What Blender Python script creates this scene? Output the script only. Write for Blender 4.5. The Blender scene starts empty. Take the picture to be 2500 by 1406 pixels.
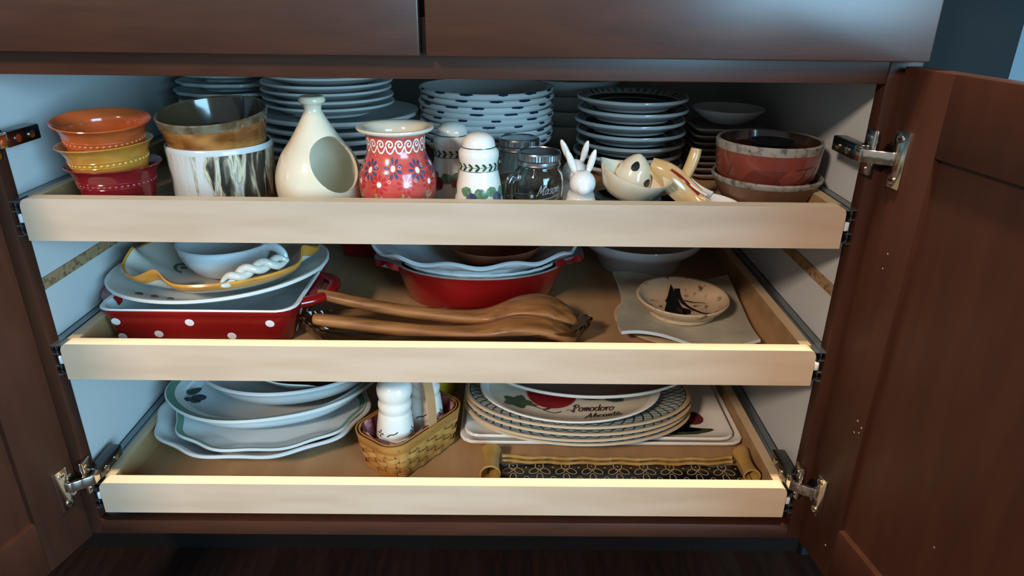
import bpy, bmesh, math, random
from mathutils import Vector, Matrix

PI = math.pi
scene = bpy.context.scene
col = scene.collection
random.seed(7)

def lin(h):
    h = h.lstrip('#')
    o = []
    for i in (0, 2, 4):
        c = int(h[i:i+2], 16) / 255
        o.append(c / 12.92 if c <= .04045 else ((c + .055) / 1.055) ** 2.4)
    return (o[0], o[1], o[2], 1)

# ------------------------------------------------------------------ camera
cam_d = bpy.data.cameras.new('camera')
cam = bpy.data.objects.new('camera', cam_d); col.objects.link(cam)
cam_d.sensor_fit = 'HORIZONTAL'; cam_d.sensor_width = 36
cam_d.lens = 1692.9 / 2500 * 36
cam_d.clip_start = .02; cam_d.clip_end = 60
PITCH, YAW, ROLL = .40991, .00758, .01265
fw = Vector((math.sin(YAW) * math.cos(PITCH), math.cos(YAW) * math.cos(PITCH), -math.sin(PITCH)))
rt = Vector((math.cos(YAW), -math.sin(YAW), 0)); dn = fw.cross(rt)
r2 = math.cos(ROLL) * rt - math.sin(ROLL) * dn
d2 = math.sin(ROLL) * rt + math.cos(ROLL) * dn
cam.matrix_world = Matrix(((r2.x, -d2.x, -fw.x, .0774), (r2.y, -d2.y, -fw.y, -.7080),
                           (r2.z, -d2.z, -fw.z, .7920), (0, 0, 0, 1)))
scene.camera = cam

# ------------------------------------------------------------------ world, lights, exposure
scene.view_settings.view_transform = 'Standard'
scene.view_settings.look = 'None'
scene.view_settings.gamma = 1
scene.view_settings.use_curve_mapping = False
scene.view_settings.exposure = 0.32
w = bpy.data.worlds.new('world'); scene.world = w; w.use_nodes = True
bgn = w.node_tree.nodes['Background']
bgn.inputs[0].default_value = (.70, .72, .74, 1); bgn.inputs[1].default_value = .34

def area(name, loc, target, sx, sy, power, color):
    d = bpy.data.lights.new(name, 'AREA'); d.shape = 'RECTANGLE'; d.size = sx; d.size_y = sy
    d.energy = power; d.color = color
    o = bpy.data.objects.new(name, d); col.objects.link(o)
    o.location = loc
    o.rotation_euler = (Vector(target) - Vector(loc)).to_track_quat('-Z', 'Y').to_euler()
    return o
area('window_light', (1.90, -2.40, 1.0), (-.1, .1, .6), 1.6, 1.6, 118, (.36, .72, 1.0))
area('ceiling_lamp_light_near', (.22, -.345, 2.35), (.22, -.2, 0), .10, .10, 50, (1.0, .84, .60))
area('ceiling_lamp_light_far', (-1.45, -2.45, 2.25), (0, .1, .4), .36, .36, 66, (1.0, .79, .64))

# ------------------------------------------------------------------ materials
MATS = {}
def mat(name, c, rough=.3, metal=0, coat=0, c2=None, nscale=30, stretch=(1, 1, 1), lo=.4, hi=.6, bump=0, bscale=None,
        trans=0, ior=1.45, detail=3, spec=.5, crough=.08):
    if name in MATS: return MATS[name]
    m = bpy.data.materials.new(name); m.use_nodes = True; MATS[name] = m
    nt = m.node_tree; b = nt.nodes['Principled BSDF']
    if isinstance(c, str): c = lin(c)
    b.inputs['Base Color'].default_value = c
    b.inputs['Roughness'].default_value = rough
    b.inputs['Metallic'].default_value = metal
    b.inputs['Coat Weight'].default_value = coat
    b.inputs['Coat Roughness'].default_value = crough
    b.inputs['Transmission Weight'].default_value = trans
    b.inputs['IOR'].default_value = ior
    b.inputs['Specular IOR Level'].default_value = spec
    if c2 or bump:
        tc = nt.nodes.new('ShaderNodeTexCoord'); mp = nt.nodes.new('ShaderNodeMapping')
        mp.inputs['Scale'].default_value = stretch
        nt.links.new(tc.outputs['Object'], mp.inputs['Vector'])
        nz = nt.nodes.new('ShaderNodeTexNoise'); nz.inputs['Scale'].default_value = nscale
        nz.inputs['Detail'].default_value = detail
        nt.links.new(mp.outputs[0], nz.inputs['Vector'])
        if c2:
            if isinstance(c2, str): c2 = lin(c2)
            r = nt.nodes.new('ShaderNodeValToRGB')
            r.color_ramp.elements[0].position = lo; r.color_ramp.elements[0].color = c
            r.color_ramp.elements[1].position = hi; r.color_ramp.elements[1].color = c2
            nt.links.new(nz.outputs[0], r.inputs[0]); nt.links.new(r.outputs[0], b.inputs['Base Color'])
        if bump:
            nb = nz
            if bscale:
                nb = nt.nodes.new('ShaderNodeTexNoise'); nb.inputs['Scale'].default_value = bscale
                nb.inputs['Detail'].default_value = detail
                nt.links.new(mp.outputs[0], nb.inputs['Vector'])
            bp = nt.nodes.new('ShaderNodeBump'); bp.inputs['Strength'].default_value = bump
            bp.inputs['Distance'].default_value = .002
            nt.links.new(nb.outputs[0], bp.inputs['Height']); nt.links.new(bp.outputs[0], b.inputs['Normal'])
    return m

BROWN = mat('stained_maple', '#3a2016', .45, coat=.8, crough=.30, spec=.3, c2='#472819', nscale=9, stretch=(1.2, 1, 7), lo=.3, hi=.75, bump=.05, bscale=60)
BROWNV = mat('stained_maple_vertical', '#361d13', .5, coat=.10, crough=.34, spec=.3, c2='#422418', nscale=8, stretch=(6, 6, .8), lo=.3, hi=.75, bump=.05, bscale=60)
BIRCH = mat('birch_front', '#b79f87', .5, c2='#c4ae98', nscale=6, stretch=(1, 4, 6), lo=.35, hi=.7)
PLYEDGE_LIT = mat('birch_ply_edge_highlight', '#e6d5b6', .5, c2='#c2a273', nscale=16, stretch=(.12, 9, 9), lo=.55, hi=.75)  # ply edge, base lightened to paint in the lamp highlight along the rims
PLYSIDE = mat('birch_ply_side_edge', '#c9b08c', .55, c2='#8f7250', nscale=14, stretch=(9, .15, 9), lo=.5, hi=.7)
PLYFLOOR = mat('birch_floor', '#a07e58', .45, coat=.1, c2='#b08c64', nscale=5, stretch=(7, 1, 1), lo=.3, hi=.7)
PLYIN = mat('birch_inner', '#9c7a52', .5, c2='#a98860', nscale=5, stretch=(1, 5, 5))
MELA = mat('white_melamine', '#c3c6c5', .42)
CHIP = mat('particle_board_edge', '#9a7c58', .85, c2='#5f4a33', nscale=160, lo=.5, hi=.68, bump=.2)
BLACKM = mat('black_metal', '#101214', .4, metal=.6)
GREYM = mat('galvanised_metal', '#8f979c', .35, metal=.9)
NICKEL = mat('nickel', '#d8d0c2', .16, metal=1)
DKNICKEL = mat('dark_nickel', '#5c5e60', .25, metal=1)
PLASTIC = mat('white_plastic', '#d5d8da', .45)
DARKBLUE = mat('dark_panel_paint', '#1a2226', .95, spec=.05)
PALEWALL = mat('pale_wall_paint', '#71858e', .7)
FLOORM = mat('dark_floor_wood', '#1a0f0b', .55, coat=.05, spec=.3, c2='#2a1811', nscale=12, stretch=(9, .9, 1), lo=.35, hi=.7, bump=.05)
WHITE = mat('white_glaze', '#dfe1de', .16, coat=.4, c2='#d6d9d6', nscale=14)
WARMWHITE = mat('warm_white_glaze', '#e6e1d6', .15, coat=.4)
CREAM = mat('cream_glaze', '#ded3ba', .14, coat=.5, c2='#d6c9ad', nscale=18)
BLACKG = mat('black_glaze', '#0d1013', .12, coat=.4)
REDG = mat('red_glaze', '#8e1412', .16, coat=.6, c2='#7d0f0e', nscale=12)
GREENB = mat('green_paint', '#5f8a76', .2, coat=.3)

# ------------------------------------------------------------------ builders
def tag(o, label=None, cat=None, group=None, kind=None):
    if label: o['label'] = label
    if cat: o['category'] = cat
    if group: o['group'] = group
    if kind: o['kind'] = kind
    return o
def thing(name, label, cat, loc=(0, 0, 0), rot=(0, 0, 0), group=None):
    o = bpy.data.objects.new(name, None); col.objects.link(o)
    o.empty_display_size = .02
    o.location = loc; o.rotation_euler = rot
    return tag(o, label, cat, group)
def obj(name, me, parent=None, loc=None, rot=None):
    o = bpy.data.objects.new(name, me); col.objects.link(o)
    if parent: o.parent = parent
    if loc is not None: o.location = loc
    if rot is not None: o.rotation_euler = rot
    return o
def mesh(name, vs, fs, mats, mi=None, smooth=True, ang=38):
    me = bpy.data.meshes.new(name)
    me.from_pydata([tuple(v) for v in vs], [], fs)
    if not isinstance(mats, (list, tuple)): mats = [mats]
    for m in mats: me.materials.append(m)
    bm = bmesh.new(); bm.from_mesh(me)
    if mi:
        bm.faces.ensure_lookup_table()
        for f, k in zip(bm.faces, mi): f.material_index = k
    bmesh.ops.recalc_face_normals(bm, faces=bm.faces)
    bm.to_mesh(me); bm.free()
    if smooth:
        me.polygons.foreach_set('use_smooth', [True] * len(me.polygons))
        me.set_sharp_from_angle(angle=math.radians(ang))
    me.update()
    return me
class MB:
    """collects simple solids into one mesh"""
    def __init__(s): s.v = []; s.f = []; s.m = []
    def add(s, vs, fs, k=0):
        n = len(s.v); s.v += [Vector(v) for v in vs]
        s.f += [tuple(i + n for i in f) for f in fs]; s.m += [k] * len(fs)
        return s
    def box(s, x0, x1, y0, y1, z0, z1, k=0, b=0, M=None):
        if b > 0:
            bm = bmesh.new(); bmesh.ops.create_cube(bm, size=1)
            for v in bm.verts:
                v.co = Vector(((x0 + x1) / 2 + v.co.x * (x1 - x0), (y0 + y1) / 2 + v.co.y * (y1 - y0), (z0 + z1) / 2 + v.co.z * (z1 - z0)))
            bmesh.ops.bevel(bm, geom=list(bm.edges), offset=b, segments=2, affect='EDGES', profile=.5)
            bm.verts.index_update()
            vs = [v.co.copy() for v in bm.verts]; fs = [[v.index for v in f.verts] for f in bm.faces]; bm.free()
        else:
            vs = [Vector(p) for p in ((x0, y0, z0), (x1, y0, z0), (x1, y1, z0), (x0, y1, z0), (x0, y0, z1), (x1, y0, z1), (x1, y1, z1), (x0, y1, z1))]
            fs = [(0, 3, 2, 1), (4, 5, 6, 7), (0, 1, 5, 4), (1, 2, 6, 5), (2, 3, 7, 6), (3, 0, 4, 7)]
        if M is not None: vs = [M @ v for v in vs]
        return s.add(vs, fs, k)
    def cyl(s, p, q, r, n=16, k=0, r2=None):
        p = Vector(p); q = Vector(q); d = (q - p).normalized()
        a = d.orthogonal().normalized(); b = d.cross(a); r2 = r if r2 is None else r2
        vs = []
        for c, rr in ((p, r), (q, r2)):
            vs += [c + rr * (math.cos(2 * PI * i / n) * a + math.sin(2 * PI * i / n) * b) for i in range(n)]
        fs = [(i, (i + 1) % n, n + (i + 1) % n, n + i) for i in range(n)] + [tuple(range(n))[::-1], tuple(range(n, 2 * n))]
        return s.add(vs, fs, k)
    def ball(s, c, r, n=10, k=0, sc=(1, 1, 1)):
        vs = []; fs = []; m = n // 2
        vs.append((c[0], c[1], c[2] + r * sc[2]))
        for j in range(1, m):
            a = PI * j / m
            for i in range(n):
                t = 2 * PI * i / n
                vs.append((c[0] + r * sc[0] * math.sin(a) * math.cos(t), c[1] + r * sc[1] * math.sin(a) * math.sin(t), c[2] + r * sc[2] * math.cos(a)))
        vs.append((c[0], c[1], c[2] - r * sc[2])); L = len(vs) - 1
        for i in range(n):
            fs.append((0, 1 + i, 1 + (i + 1) % n)); fs.append((L, 1 + (m - 2) * n + (i + 1) % n, 1 + (m - 2) * n + i))
            for j in range(m - 2): fs.append((1 + j * n + i, 1 + (j + 1) * n + i, 1 + (j + 1) * n + (i + 1) % n, 1 + j * n + (i + 1) % n))
        return s.add(vs, fs, k)
    def build(s, name, mats, parent=None, loc=None, rot=None, smooth=True, ang=38):
        return obj(name, mesh(name, s.v, s.f, mats, s.m, smooth, ang), parent, loc, rot)

def oval(a, b=None, n=72, p=2.0, sc=0, k=0, ph=0, pin=0):
    """outline points of a (super)ellipse with an optional scalloped edge"""
    b = b or a; o = []
    for i in range(n):
        t = 2 * PI * i / n
        c, s = math.cos(t), math.sin(t)
        x = a * math.copysign(abs(c) ** (2 / p), c); y = b * math.copysign(abs(s) ** (2 / p), s)
        q = 1 + sc * math.cos(k * t + ph) + pin * abs(math.sin(k * t / 2 + ph))
        o.append((x * q, y * q))
    return o
def rrect(a, b, r, n=72):
    pts = []; per = 4 * (a - r) + 4 * (b - r) + 2 * PI * r
    for i in range(n):
        d = (i + .5) / n * per
        segs = [(b - r, lambda t: (a, t)), (PI * r / 2, lambda t: (a - r + r * math.cos(t / r), b - r + r * math.sin(t / r))),
                (2 * (a - r), lambda t: (a - r - t, b)), (PI * r / 2, lambda t: (-a + r - r * math.sin(t / r), b - r + r * math.cos(t / r))),
                (2 * (b - r), lambda t: (-a, b - r - t)), (PI * r / 2, lambda t: (-a + r - r * math.cos(t / r), -b + r - r * math.sin(t / r))),
                (2 * (a - r), lambda t: (-a + r + t, -b)), (PI * r / 2, lambda t: (a - r + r * math.sin(t / r), -b + r - r * math.cos(t / r))),
                (b - r + 1e-6, lambda t: (a, -b + r + t))]
        for L, f in segs:
            if d <= L + 1e-9: pts.append(f(d)); break
            d -= L
    return pts
def loft(name, out, prof, mats, wave=None, ang=38, raw=False):
    """rings of the outline scaled by s at height z; (s, z[, material index]); s=0 closes with a point"""
    n = len(out); vs = []; fs = []; mi = []; prev = None; k = 0
    for e in prof:
        s, z = e[0], e[1]
        if s <= 1e-6:
            cur = [len(vs)]; vs.append((0, 0, z))
        else:
            cur = list(range(len(vs), len(vs) + n))
            for i, (x, y) in enumerate(out):
                dz = 0; q = 1
                if wave:
                    wv = wave(2 * PI * i / n, s, z); q, dz = wv
                vs.append((x * s * q, y * s * q, z + dz))
        if prev is not None:
            for i in range(n):
                j = (i + 1) % n
                if len(prev) == 1 and len(cur) == 1: break
                if len(prev) == 1: fs.append((prev[0], cur[j], cur[i]))
                elif len(cur) == 1: fs.append((prev[i], prev[j], cur[0]))
                else: fs.append((prev[i], prev[j], cur[j], cur[i]))
                mi.append(k)
        prev = cur
        k = e[2] if len(e) > 2 else k
    if raw: return vs, fs, mi
    return mesh(name, vs, fs, mats, mi, True, ang)
def lathe(name, prof, mats, n=64, ang=38):
    return loft(name, oval(1, n=n), prof, mats, ang=ang)
def tube(name, pts, rad, mats, n=12, closed=False, flat=None, up=None, cap=True, raw=False):
    """tube along points; rad number or list; flat=(w,h) multipliers; up=reference for the frame"""
    pts = [Vector(p) for p in pts]; N = len(pts); vs = []; fs = []
    ref = Vector(up) if up else None; a = None
    for i, p in enumerate(pts):
        if closed: d = pts[(i + 1) % N] - pts[i - 1]
        else: d = pts[min(i + 1, N - 1)] - pts[max(i - 1, 0)]
        d.normalize()
        if ref is not None: a = (ref - d * ref.dot(d)).normalized()
        elif a is None: a = d.orthogonal().normalized()
        else: a = (a - d * a.dot(d)).normalized()
        b = d.cross(a); r = rad[i] if isinstance(rad, (list, tuple)) else rad
        if not isinstance(r, (list, tuple)): r = (r, r)
        for j in range(n):
            t = 2 * PI * j / n
            vs.append(p + a * (r[1] * math.cos(t)) + b * (r[0] * math.sin(t)))
    for i in range(N if closed else N - 1):
        for j in range(n):
            i2 = (i + 1) % N
            fs.append((i * n + j, i * n + (j + 1) % n, i2 * n + (j + 1) % n, i2 * n + j))
    if not closed and cap:
        fs.append(tuple(range(n))[::-1]); fs.append(tuple(range((N - 1) * n, N * n)))
    if raw: return vs, fs
    return mesh(name, vs, fs, mats, None, True, 50)
def sheet(name, f, nu, nv, th, mats, mi_edge=None):
    """thick sheet: f(u,v)->Vector for u,v in 0..1"""
    P = [[Vector(f(i / nu, j / nv)) for j in range(nv + 1)] for i in range(nu + 1)]
    vs = []; fs = []; mi = []
    def nrm(i, j):
        du = P[min(i + 1, nu)][j] - P[max(i - 1, 0)][j]; dv = P[i][min(j + 1, nv)] - P[i][max(j - 1, 0)]
        q = du.cross(dv); return q.normalized() if q.length > 0 else Vector((0, 0, 1))
    for k in (0, 1):
        for i in range(nu + 1):
            for j in range(nv + 1): vs.append(P[i][j] - nrm(i, j) * th * k)
    W = nv + 1; S = (nu + 1) * W
    for i in range(nu):
        for j in range(nv):
            a, b, c, d = i * W + j, (i + 1) * W + j, (i + 1) * W + j + 1, i * W + j + 1
            fs.append((a, b, c, d)); mi.append(0); fs.append((S + a, S + d, S + c, S + b)); mi.append(0)
    ring = [i * W for i in range(nu + 1)] + [nu * W + j for j in range(1, nv + 1)] + [i * W + nv for i in range(nu - 1, -1, -1)] + [j for j in range(nv - 1, 0, -1)]
    for a, b in zip(ring, ring[1:] + ring[:1]): fs.append((a, S + a, S + b, b)); mi.append(mi_edge or 0)
    return mesh(name, vs, fs, mats, mi)
def evaluated(o, name):
    dg = bpy.context.evaluated_depsgraph_get(); dg.update()
    me = bpy.data.meshes.new_from_object(o.evaluated_get(dg)); me.name = name
    return me
def fused(name, balls, mats, voxel=.0012, it=6):
    """ellipsoids / limbs fused to one continuous skin; balls: (centre, radii, rotation euler)"""
    b = MB()
    for c, r, e in balls:
        t = MB(); t.ball((0, 0, 0), 1, 24, sc=r)
        M = Matrix.Translation(c) @ Matrix.Rotation(e[2], 4, 'Z') @ Matrix.Rotation(e[1], 4, 'Y') @ Matrix.Rotation(e[0], 4, 'X')
        b.add([M @ v for v in t.v], t.f)
    me = mesh('tmp', b.v, b.f, mats); o = obj('tmp', me)
    m = o.modifiers.new('r', 'REMESH'); m.mode = 'VOXEL'; m.voxel_size = voxel
    s = o.modifiers.new('s', 'SMOOTH'); s.factor = .5; s.iterations = it
    r = evaluated(o, name); bpy.data.objects.remove(o)
    r.materials.clear(); r.materials.append(mats)
    r.polygons.foreach_set('use_smooth', [True] * len(r.polygons))
    return r

class Deco:
    """flat painted marks laid on a surface; plane coordinates in metres are mapped by S(x, y) -> Vector"""
    def __init__(s, S): s.S = S; s.v = []; s.f = []
    def blob(s, cx, cy, pts):
        n = len(s.v); s.v.append(s.S(cx, cy)); k = len(pts)
        for f in (.5, 1):
            s.v += [s.S(cx + x * f, cy + y * f) for x, y in pts]
        for i in range(k):
            j = (i + 1) % k
            s.f.append((n, n + 1 + i, n + 1 + j)); s.f.append((n + 1 + i, n + 1 + k + i, n + 1 + k + j, n + 1 + j))
    def dot(s, cx, cy, r, ry=None, rot=0, n=12):
        ry = ry or r; c, q = math.cos(rot), math.sin(rot)
        s.blob(cx, cy, [(r * math.cos(2 * PI * i / n) * c - ry * math.sin(2 * PI * i / n) * q, r * math.cos(2 * PI * i / n) * q + ry * math.sin(2 * PI * i / n) * c) for i in range(n)])
    def petal(s, cx, cy, L, wd, rot):
        c, q = math.cos(rot), math.sin(rot); P = []
        for i in range(12):
            t = 2 * PI * i / 12; x = L / 2 + L / 2 * math.cos(t); y = wd / 2 * math.sin(t) * (.55 + .45 * x / L)
            P.append((x * c - y * q, x * q + y * c))
        mx = L / 2 * c; my = L / 2 * q
        s.blob(cx + mx, cy + my, [(x - mx, y - my) for x, y in P])
    def stroke(s, pts, wd, taper=False):
        N = len(pts); n = len(s.v)
        for i, (x, y) in enumerate(pts):
            x0, y0 = pts[max(i - 1, 0)]; x1, y1 = pts[min(i + 1, N - 1)]
            dx, dy = x1 - x0, y1 - y0; L = math.hypot(dx, dy) or 1
            h = wd / 2 * (1 - .75 * i / (N - 1) if taper else 1)
            s.v.append(s.S(x - dy / L * h, y + dx / L * h)); s.v.append(s.S(x + dy / L * h, y - dx / L * h))
        for i in range(N - 1): s.f.append((n + 2 * i, n + 2 * i + 1, n + 2 * i + 3, n + 2 * i + 2))
    def poly(s, pts):
        cx = sum(p[0] for p in pts) / len(pts); cy = sum(p[1] for p in pts) / len(pts)
        s.blob(cx, cy, [(x - cx, y - cy) for x, y in pts])
    def build(s, name, m, parent, label=None):
        me = bpy.data.meshes.new(name); me.from_pydata([tuple(v) for v in s.v], [], s.f); me.materials.append(m)
        me.polygons.foreach_set('use_smooth', [True] * len(me.polygons)); me.update()
        o = obj(name, me, parent)
        o['kind'] = 'stuff'
        if label: o['label'] = label
        return o
def around(prof, eps=.0004, t0=-PI / 2, rref=None):
    """surface of revolution: x = arc length round the front, y = height z"""
    zs = [p[1] for p in prof]
    def S(x, z):
        z = min(max(z, min(zs)), max(zs))
        for (ra, za), (rb, zb) in zip(prof, prof[1:]):
            if min(za, zb) - 1e-9 <= z <= max(za, zb) + 1e-9:
                f = 0 if abs(zb - za) < 1e-9 else (z - za) / (zb - za); r = ra + (rb - ra) * f
                L = math.hypot(rb - ra, zb - za) or 1; nr, nz = (zb - za) / L, -(rb - ra) / L
                if nr < 0: nr, nz = -nr, -nz
                break
        t = t0 + x / (rref or r)
        return Vector(((r + eps * nr) * math.cos(t), (r + eps * nr) * math.sin(t), z + eps * nz))
    return S
def spline(pts, k=6):
    o = []; N = len(pts)
    for i in range(N - 1):
        p0, p1, p2, p3 = pts[max(i - 1, 0)], pts[i], pts[i + 1], pts[min(i + 2, N - 1)]
        for j in range(k):
            t = j / k
            o.append(tuple(.5 * (2 * b + (c - a) * t + (2 * a - 5 * b + 4 * c - d) * t * t + (-a + 3 * b - 3 * c + d) * t ** 3) for a, b, c, d in zip(p0, p1, p2, p3)))
    o.append(tuple(pts[-1])); return o
def profile(pts, k=4):
    return [(max(p[0], 0), p[1]) for p in spline(pts, k)]
def dup(root, loc, rot=None, label=None):
    r = root.copy(); col.objects.link(r); r.location = loc
    if rot is not None: r.rotation_euler = rot
    if label: r['label'] = label
    for ch in list(root.children):
        c = ch.copy(); col.objects.link(c); c.parent = r
        for g in ch.children:
            d = g.copy(); col.objects.link(d); d.parent = c
    return r
ORD = ['topmost', 'second from the top', 'third from the top', 'fourth from the top', 'fifth from the top', 'sixth from the top',
       'seventh from the top', 'eighth from the top', 'ninth from the top', 'tenth from the top']
def ordinal(i, n): return 'bottommost' if i == n - 1 else ORD[i]

# stroke alphabet for hand lettering (unit height = x-height 1)
GLY = {
 'P': ([[(.1, -.1), (.25, .8), (.35, 1.7)], [(0, 1.3), (.3, 1.75), (.8, 1.7), (.85, 1.2), (.35, .85)]], 1.0),
 'A': ([[(-.1, -.3), (.25, .6), (.6, 1.7), (.7, .8), (.75, -.2)], [(0, .5), (.5, .65), (.95, .6)]], 1.1),
 'M': ([[(-.1, .1), (.1, 0), (.25, 1.6), (.3, 1.7), (.55, .5), (.6, .4), (.95, 1.6), (1.0, 1.65), (1.0, .6), (1.1, 0), (1.25, .15)]], 1.35),
 'o': ([[(.4, 1), (.1, .8), (.05, .3), (.3, 0), (.6, .3), (.6, .8), (.4, 1), (.55, .85), (.85, .9)]], .8),
 'm': ([[(.0, .7), (.12, .95), (.12, 0), (.15, .6), (.35, .98), (.45, .7), (.45, 0), (.5, .6), (.7, .98), (.8, .7), (.8, .15), (.95, .05)]], .95),
 'd': ([[(.6, .8), (.35, 1), (.05, .7), (.1, .1), (.4, .05), (.6, .5), (.68, 1.7), (.62, .6), (.7, .05), (.85, .1)]], .85),
 'r': ([[(0, .6), (.15, .95), (.15, 0), (.15, .5), (.35, .95), (.55, .9)]], .6),
 'l': ([[(0, .2), (.3, 1.2), (.25, 1.7), (.1, 1.2), (.12, .2), (.35, .05)]], .42),
 'i': ([[(.05, .6), (.15, .95), (.15, .15), (.35, .1)], [(.17, 1.35), (.22, 1.45)]], .4),
 'c': ([[(.6, .8), (.35, 1), (.05, .6), (.15, .05), (.6, .15)]], .65),
 'a': ([[(.6, .85), (.3, 1), (.05, .5), (.25, 0), (.55, .4), (.6, .9), (.58, .2), (.8, .05)]], .8),
 'n': ([[(.0, .7), (.12, .95), (.12, 0), (.17, .6), (.4, .98), (.5, .7), (.52, .1), (.7, .05)]], .7),
 't': ([[(.25, 1.6), (.2, .3), (.35, .03), (.55, .1)], [(-.1, 1.15), (.9, 1.3)]], .55),
 'e': ([[(.08, .45), (.55, .6), (.4, 1), (.1, .7), (.15, .08), (.7, .15), (1.0, .5)]], .75),
 's': ([[(.5, .85), (.3, 1), (.1, .75), (.45, .4), (.4, .05), (.05, .1)]], .6)}
def lettering(deco, text, x, y, size, wd, slant=.25, rise=0):
    cx = 0
    for ch in text:
        if ch == ' ': cx += .6; continue
        st, adv = GLY[ch]
        for s in st:
            P = [(x + (cx + px + slant * py) * size, y + (py + (cx + px) * rise) * size) for px, py in s]
            deco.stroke(spline(P, 4), wd)
        cx += adv
    return cx * size

# ================================================================== the setting
floor = thing('floor', None, None); tag(floor, kind='structure')
pm = []
for v in range(3):
    b = MB(); b.box(-.03858, .03858, -1.6, 1.15, -.018, 0, b=.0003)
    pm.append(mesh('floor_plank', b.v, b.f, FLOORM))
for i in range(26):
    obj('floor_plank', pm[i % 3], floor, (-1.0 + i * .0772, -.35 * (i % 3), 0))
b = MB(); b.box(-2.2, 2.6, -2.6, 1.2, -.06, -.02)
sf = b.build('subfloor', FLOORM, floor)
b = MB(); b.box(-2.2, 2.6, .62, .66, 0, 2.4)
tag(b.build('wall_back', PALEWALL), kind='structure')

# ================================================================== base cabinet
cab = thing('base_cabinet', 'dark stained wooden base cabinet with both doors open on pull-out trays', 'cabinet', (0, 0, 0))
def cpart(name, args, m, bev=.0012, **k):
    b = MB(); b.box(*args, b=bev); return b.build(name, m, cab, **k)
for s in (-1, 1):
    x0, x1 = sorted((s * .456, s * .474))
    cpart('side_panel', (x0, x1, .019, .578, .13, .736), MELA, 0)['label'] = 'white melamine inner side panel'
    x0, x1 = sorted((s * .4545, s * .4562))
    cpart('groove_strip', (x0, x1, .0195, .57, .4655, .4795), CHIP, 0)['label'] = 'bare particle board strip along the side panel'
    x0, x1 = sorted((s * .45, s * .483))
    cpart('stile', (x0, x1, 0, .019, .1275, .87), BROWNV)
cpart('back_panel', (-.474, .474, .575, .583, .13, .736), MELA, 0)
cpart('bottom_panel', (-.456, .456, .019, .575, .133, .148), MELA, 0)
cpart('added_shade_panel', (-.456, .456, .019, .575, .728, .736), MELA, 0)  # added out of sight to block light leaking in from above
cpart('bottom_rail', (-.45, .45, 0, .019, .1275, .15), BROWN)
cpart('middle_rail', (-.45, .45, 0, .019, .7075, .765), BROWN)
cpart('centre_stile', (-.02, .012, .003, .019, .765, .87), BROWNV)
cpart('toe_kick', (-.95, .53, .108, .122, 0, .1270), mat('toe_kick_paint', '#0f0b0a', .9, spec=.1), 0)
cpart('end_panel', (.474, .484, .019, .583, .1275, .87), BROWNV, 0); cpart('end_panel', (-.484, -.474, .019, .583, .1275, .87), BROWNV, 0)
cpart('shading_worktop', (-.72, .50, -.07, .60, .872, .905), mat('worktop_stone', '#4a4642', .3), .003)  # unseen worktop, overhang set to keep the near lamp off the upper tray rim
cpart('drawer_front', (-.478, -.0072, -.021, -.001, .7305, .862), BROWN, .0018)
cpart('drawer_front', (-.0014, .476, -.021, -.001, .7305, .862), BROWN, .0018)
for a in ((-.46, -.02, .019, .5, .74, .86), (.012, .46, .019, .5, .74, .86)):
    cpart('drawer_box', a, PLYIN, 0)

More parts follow.
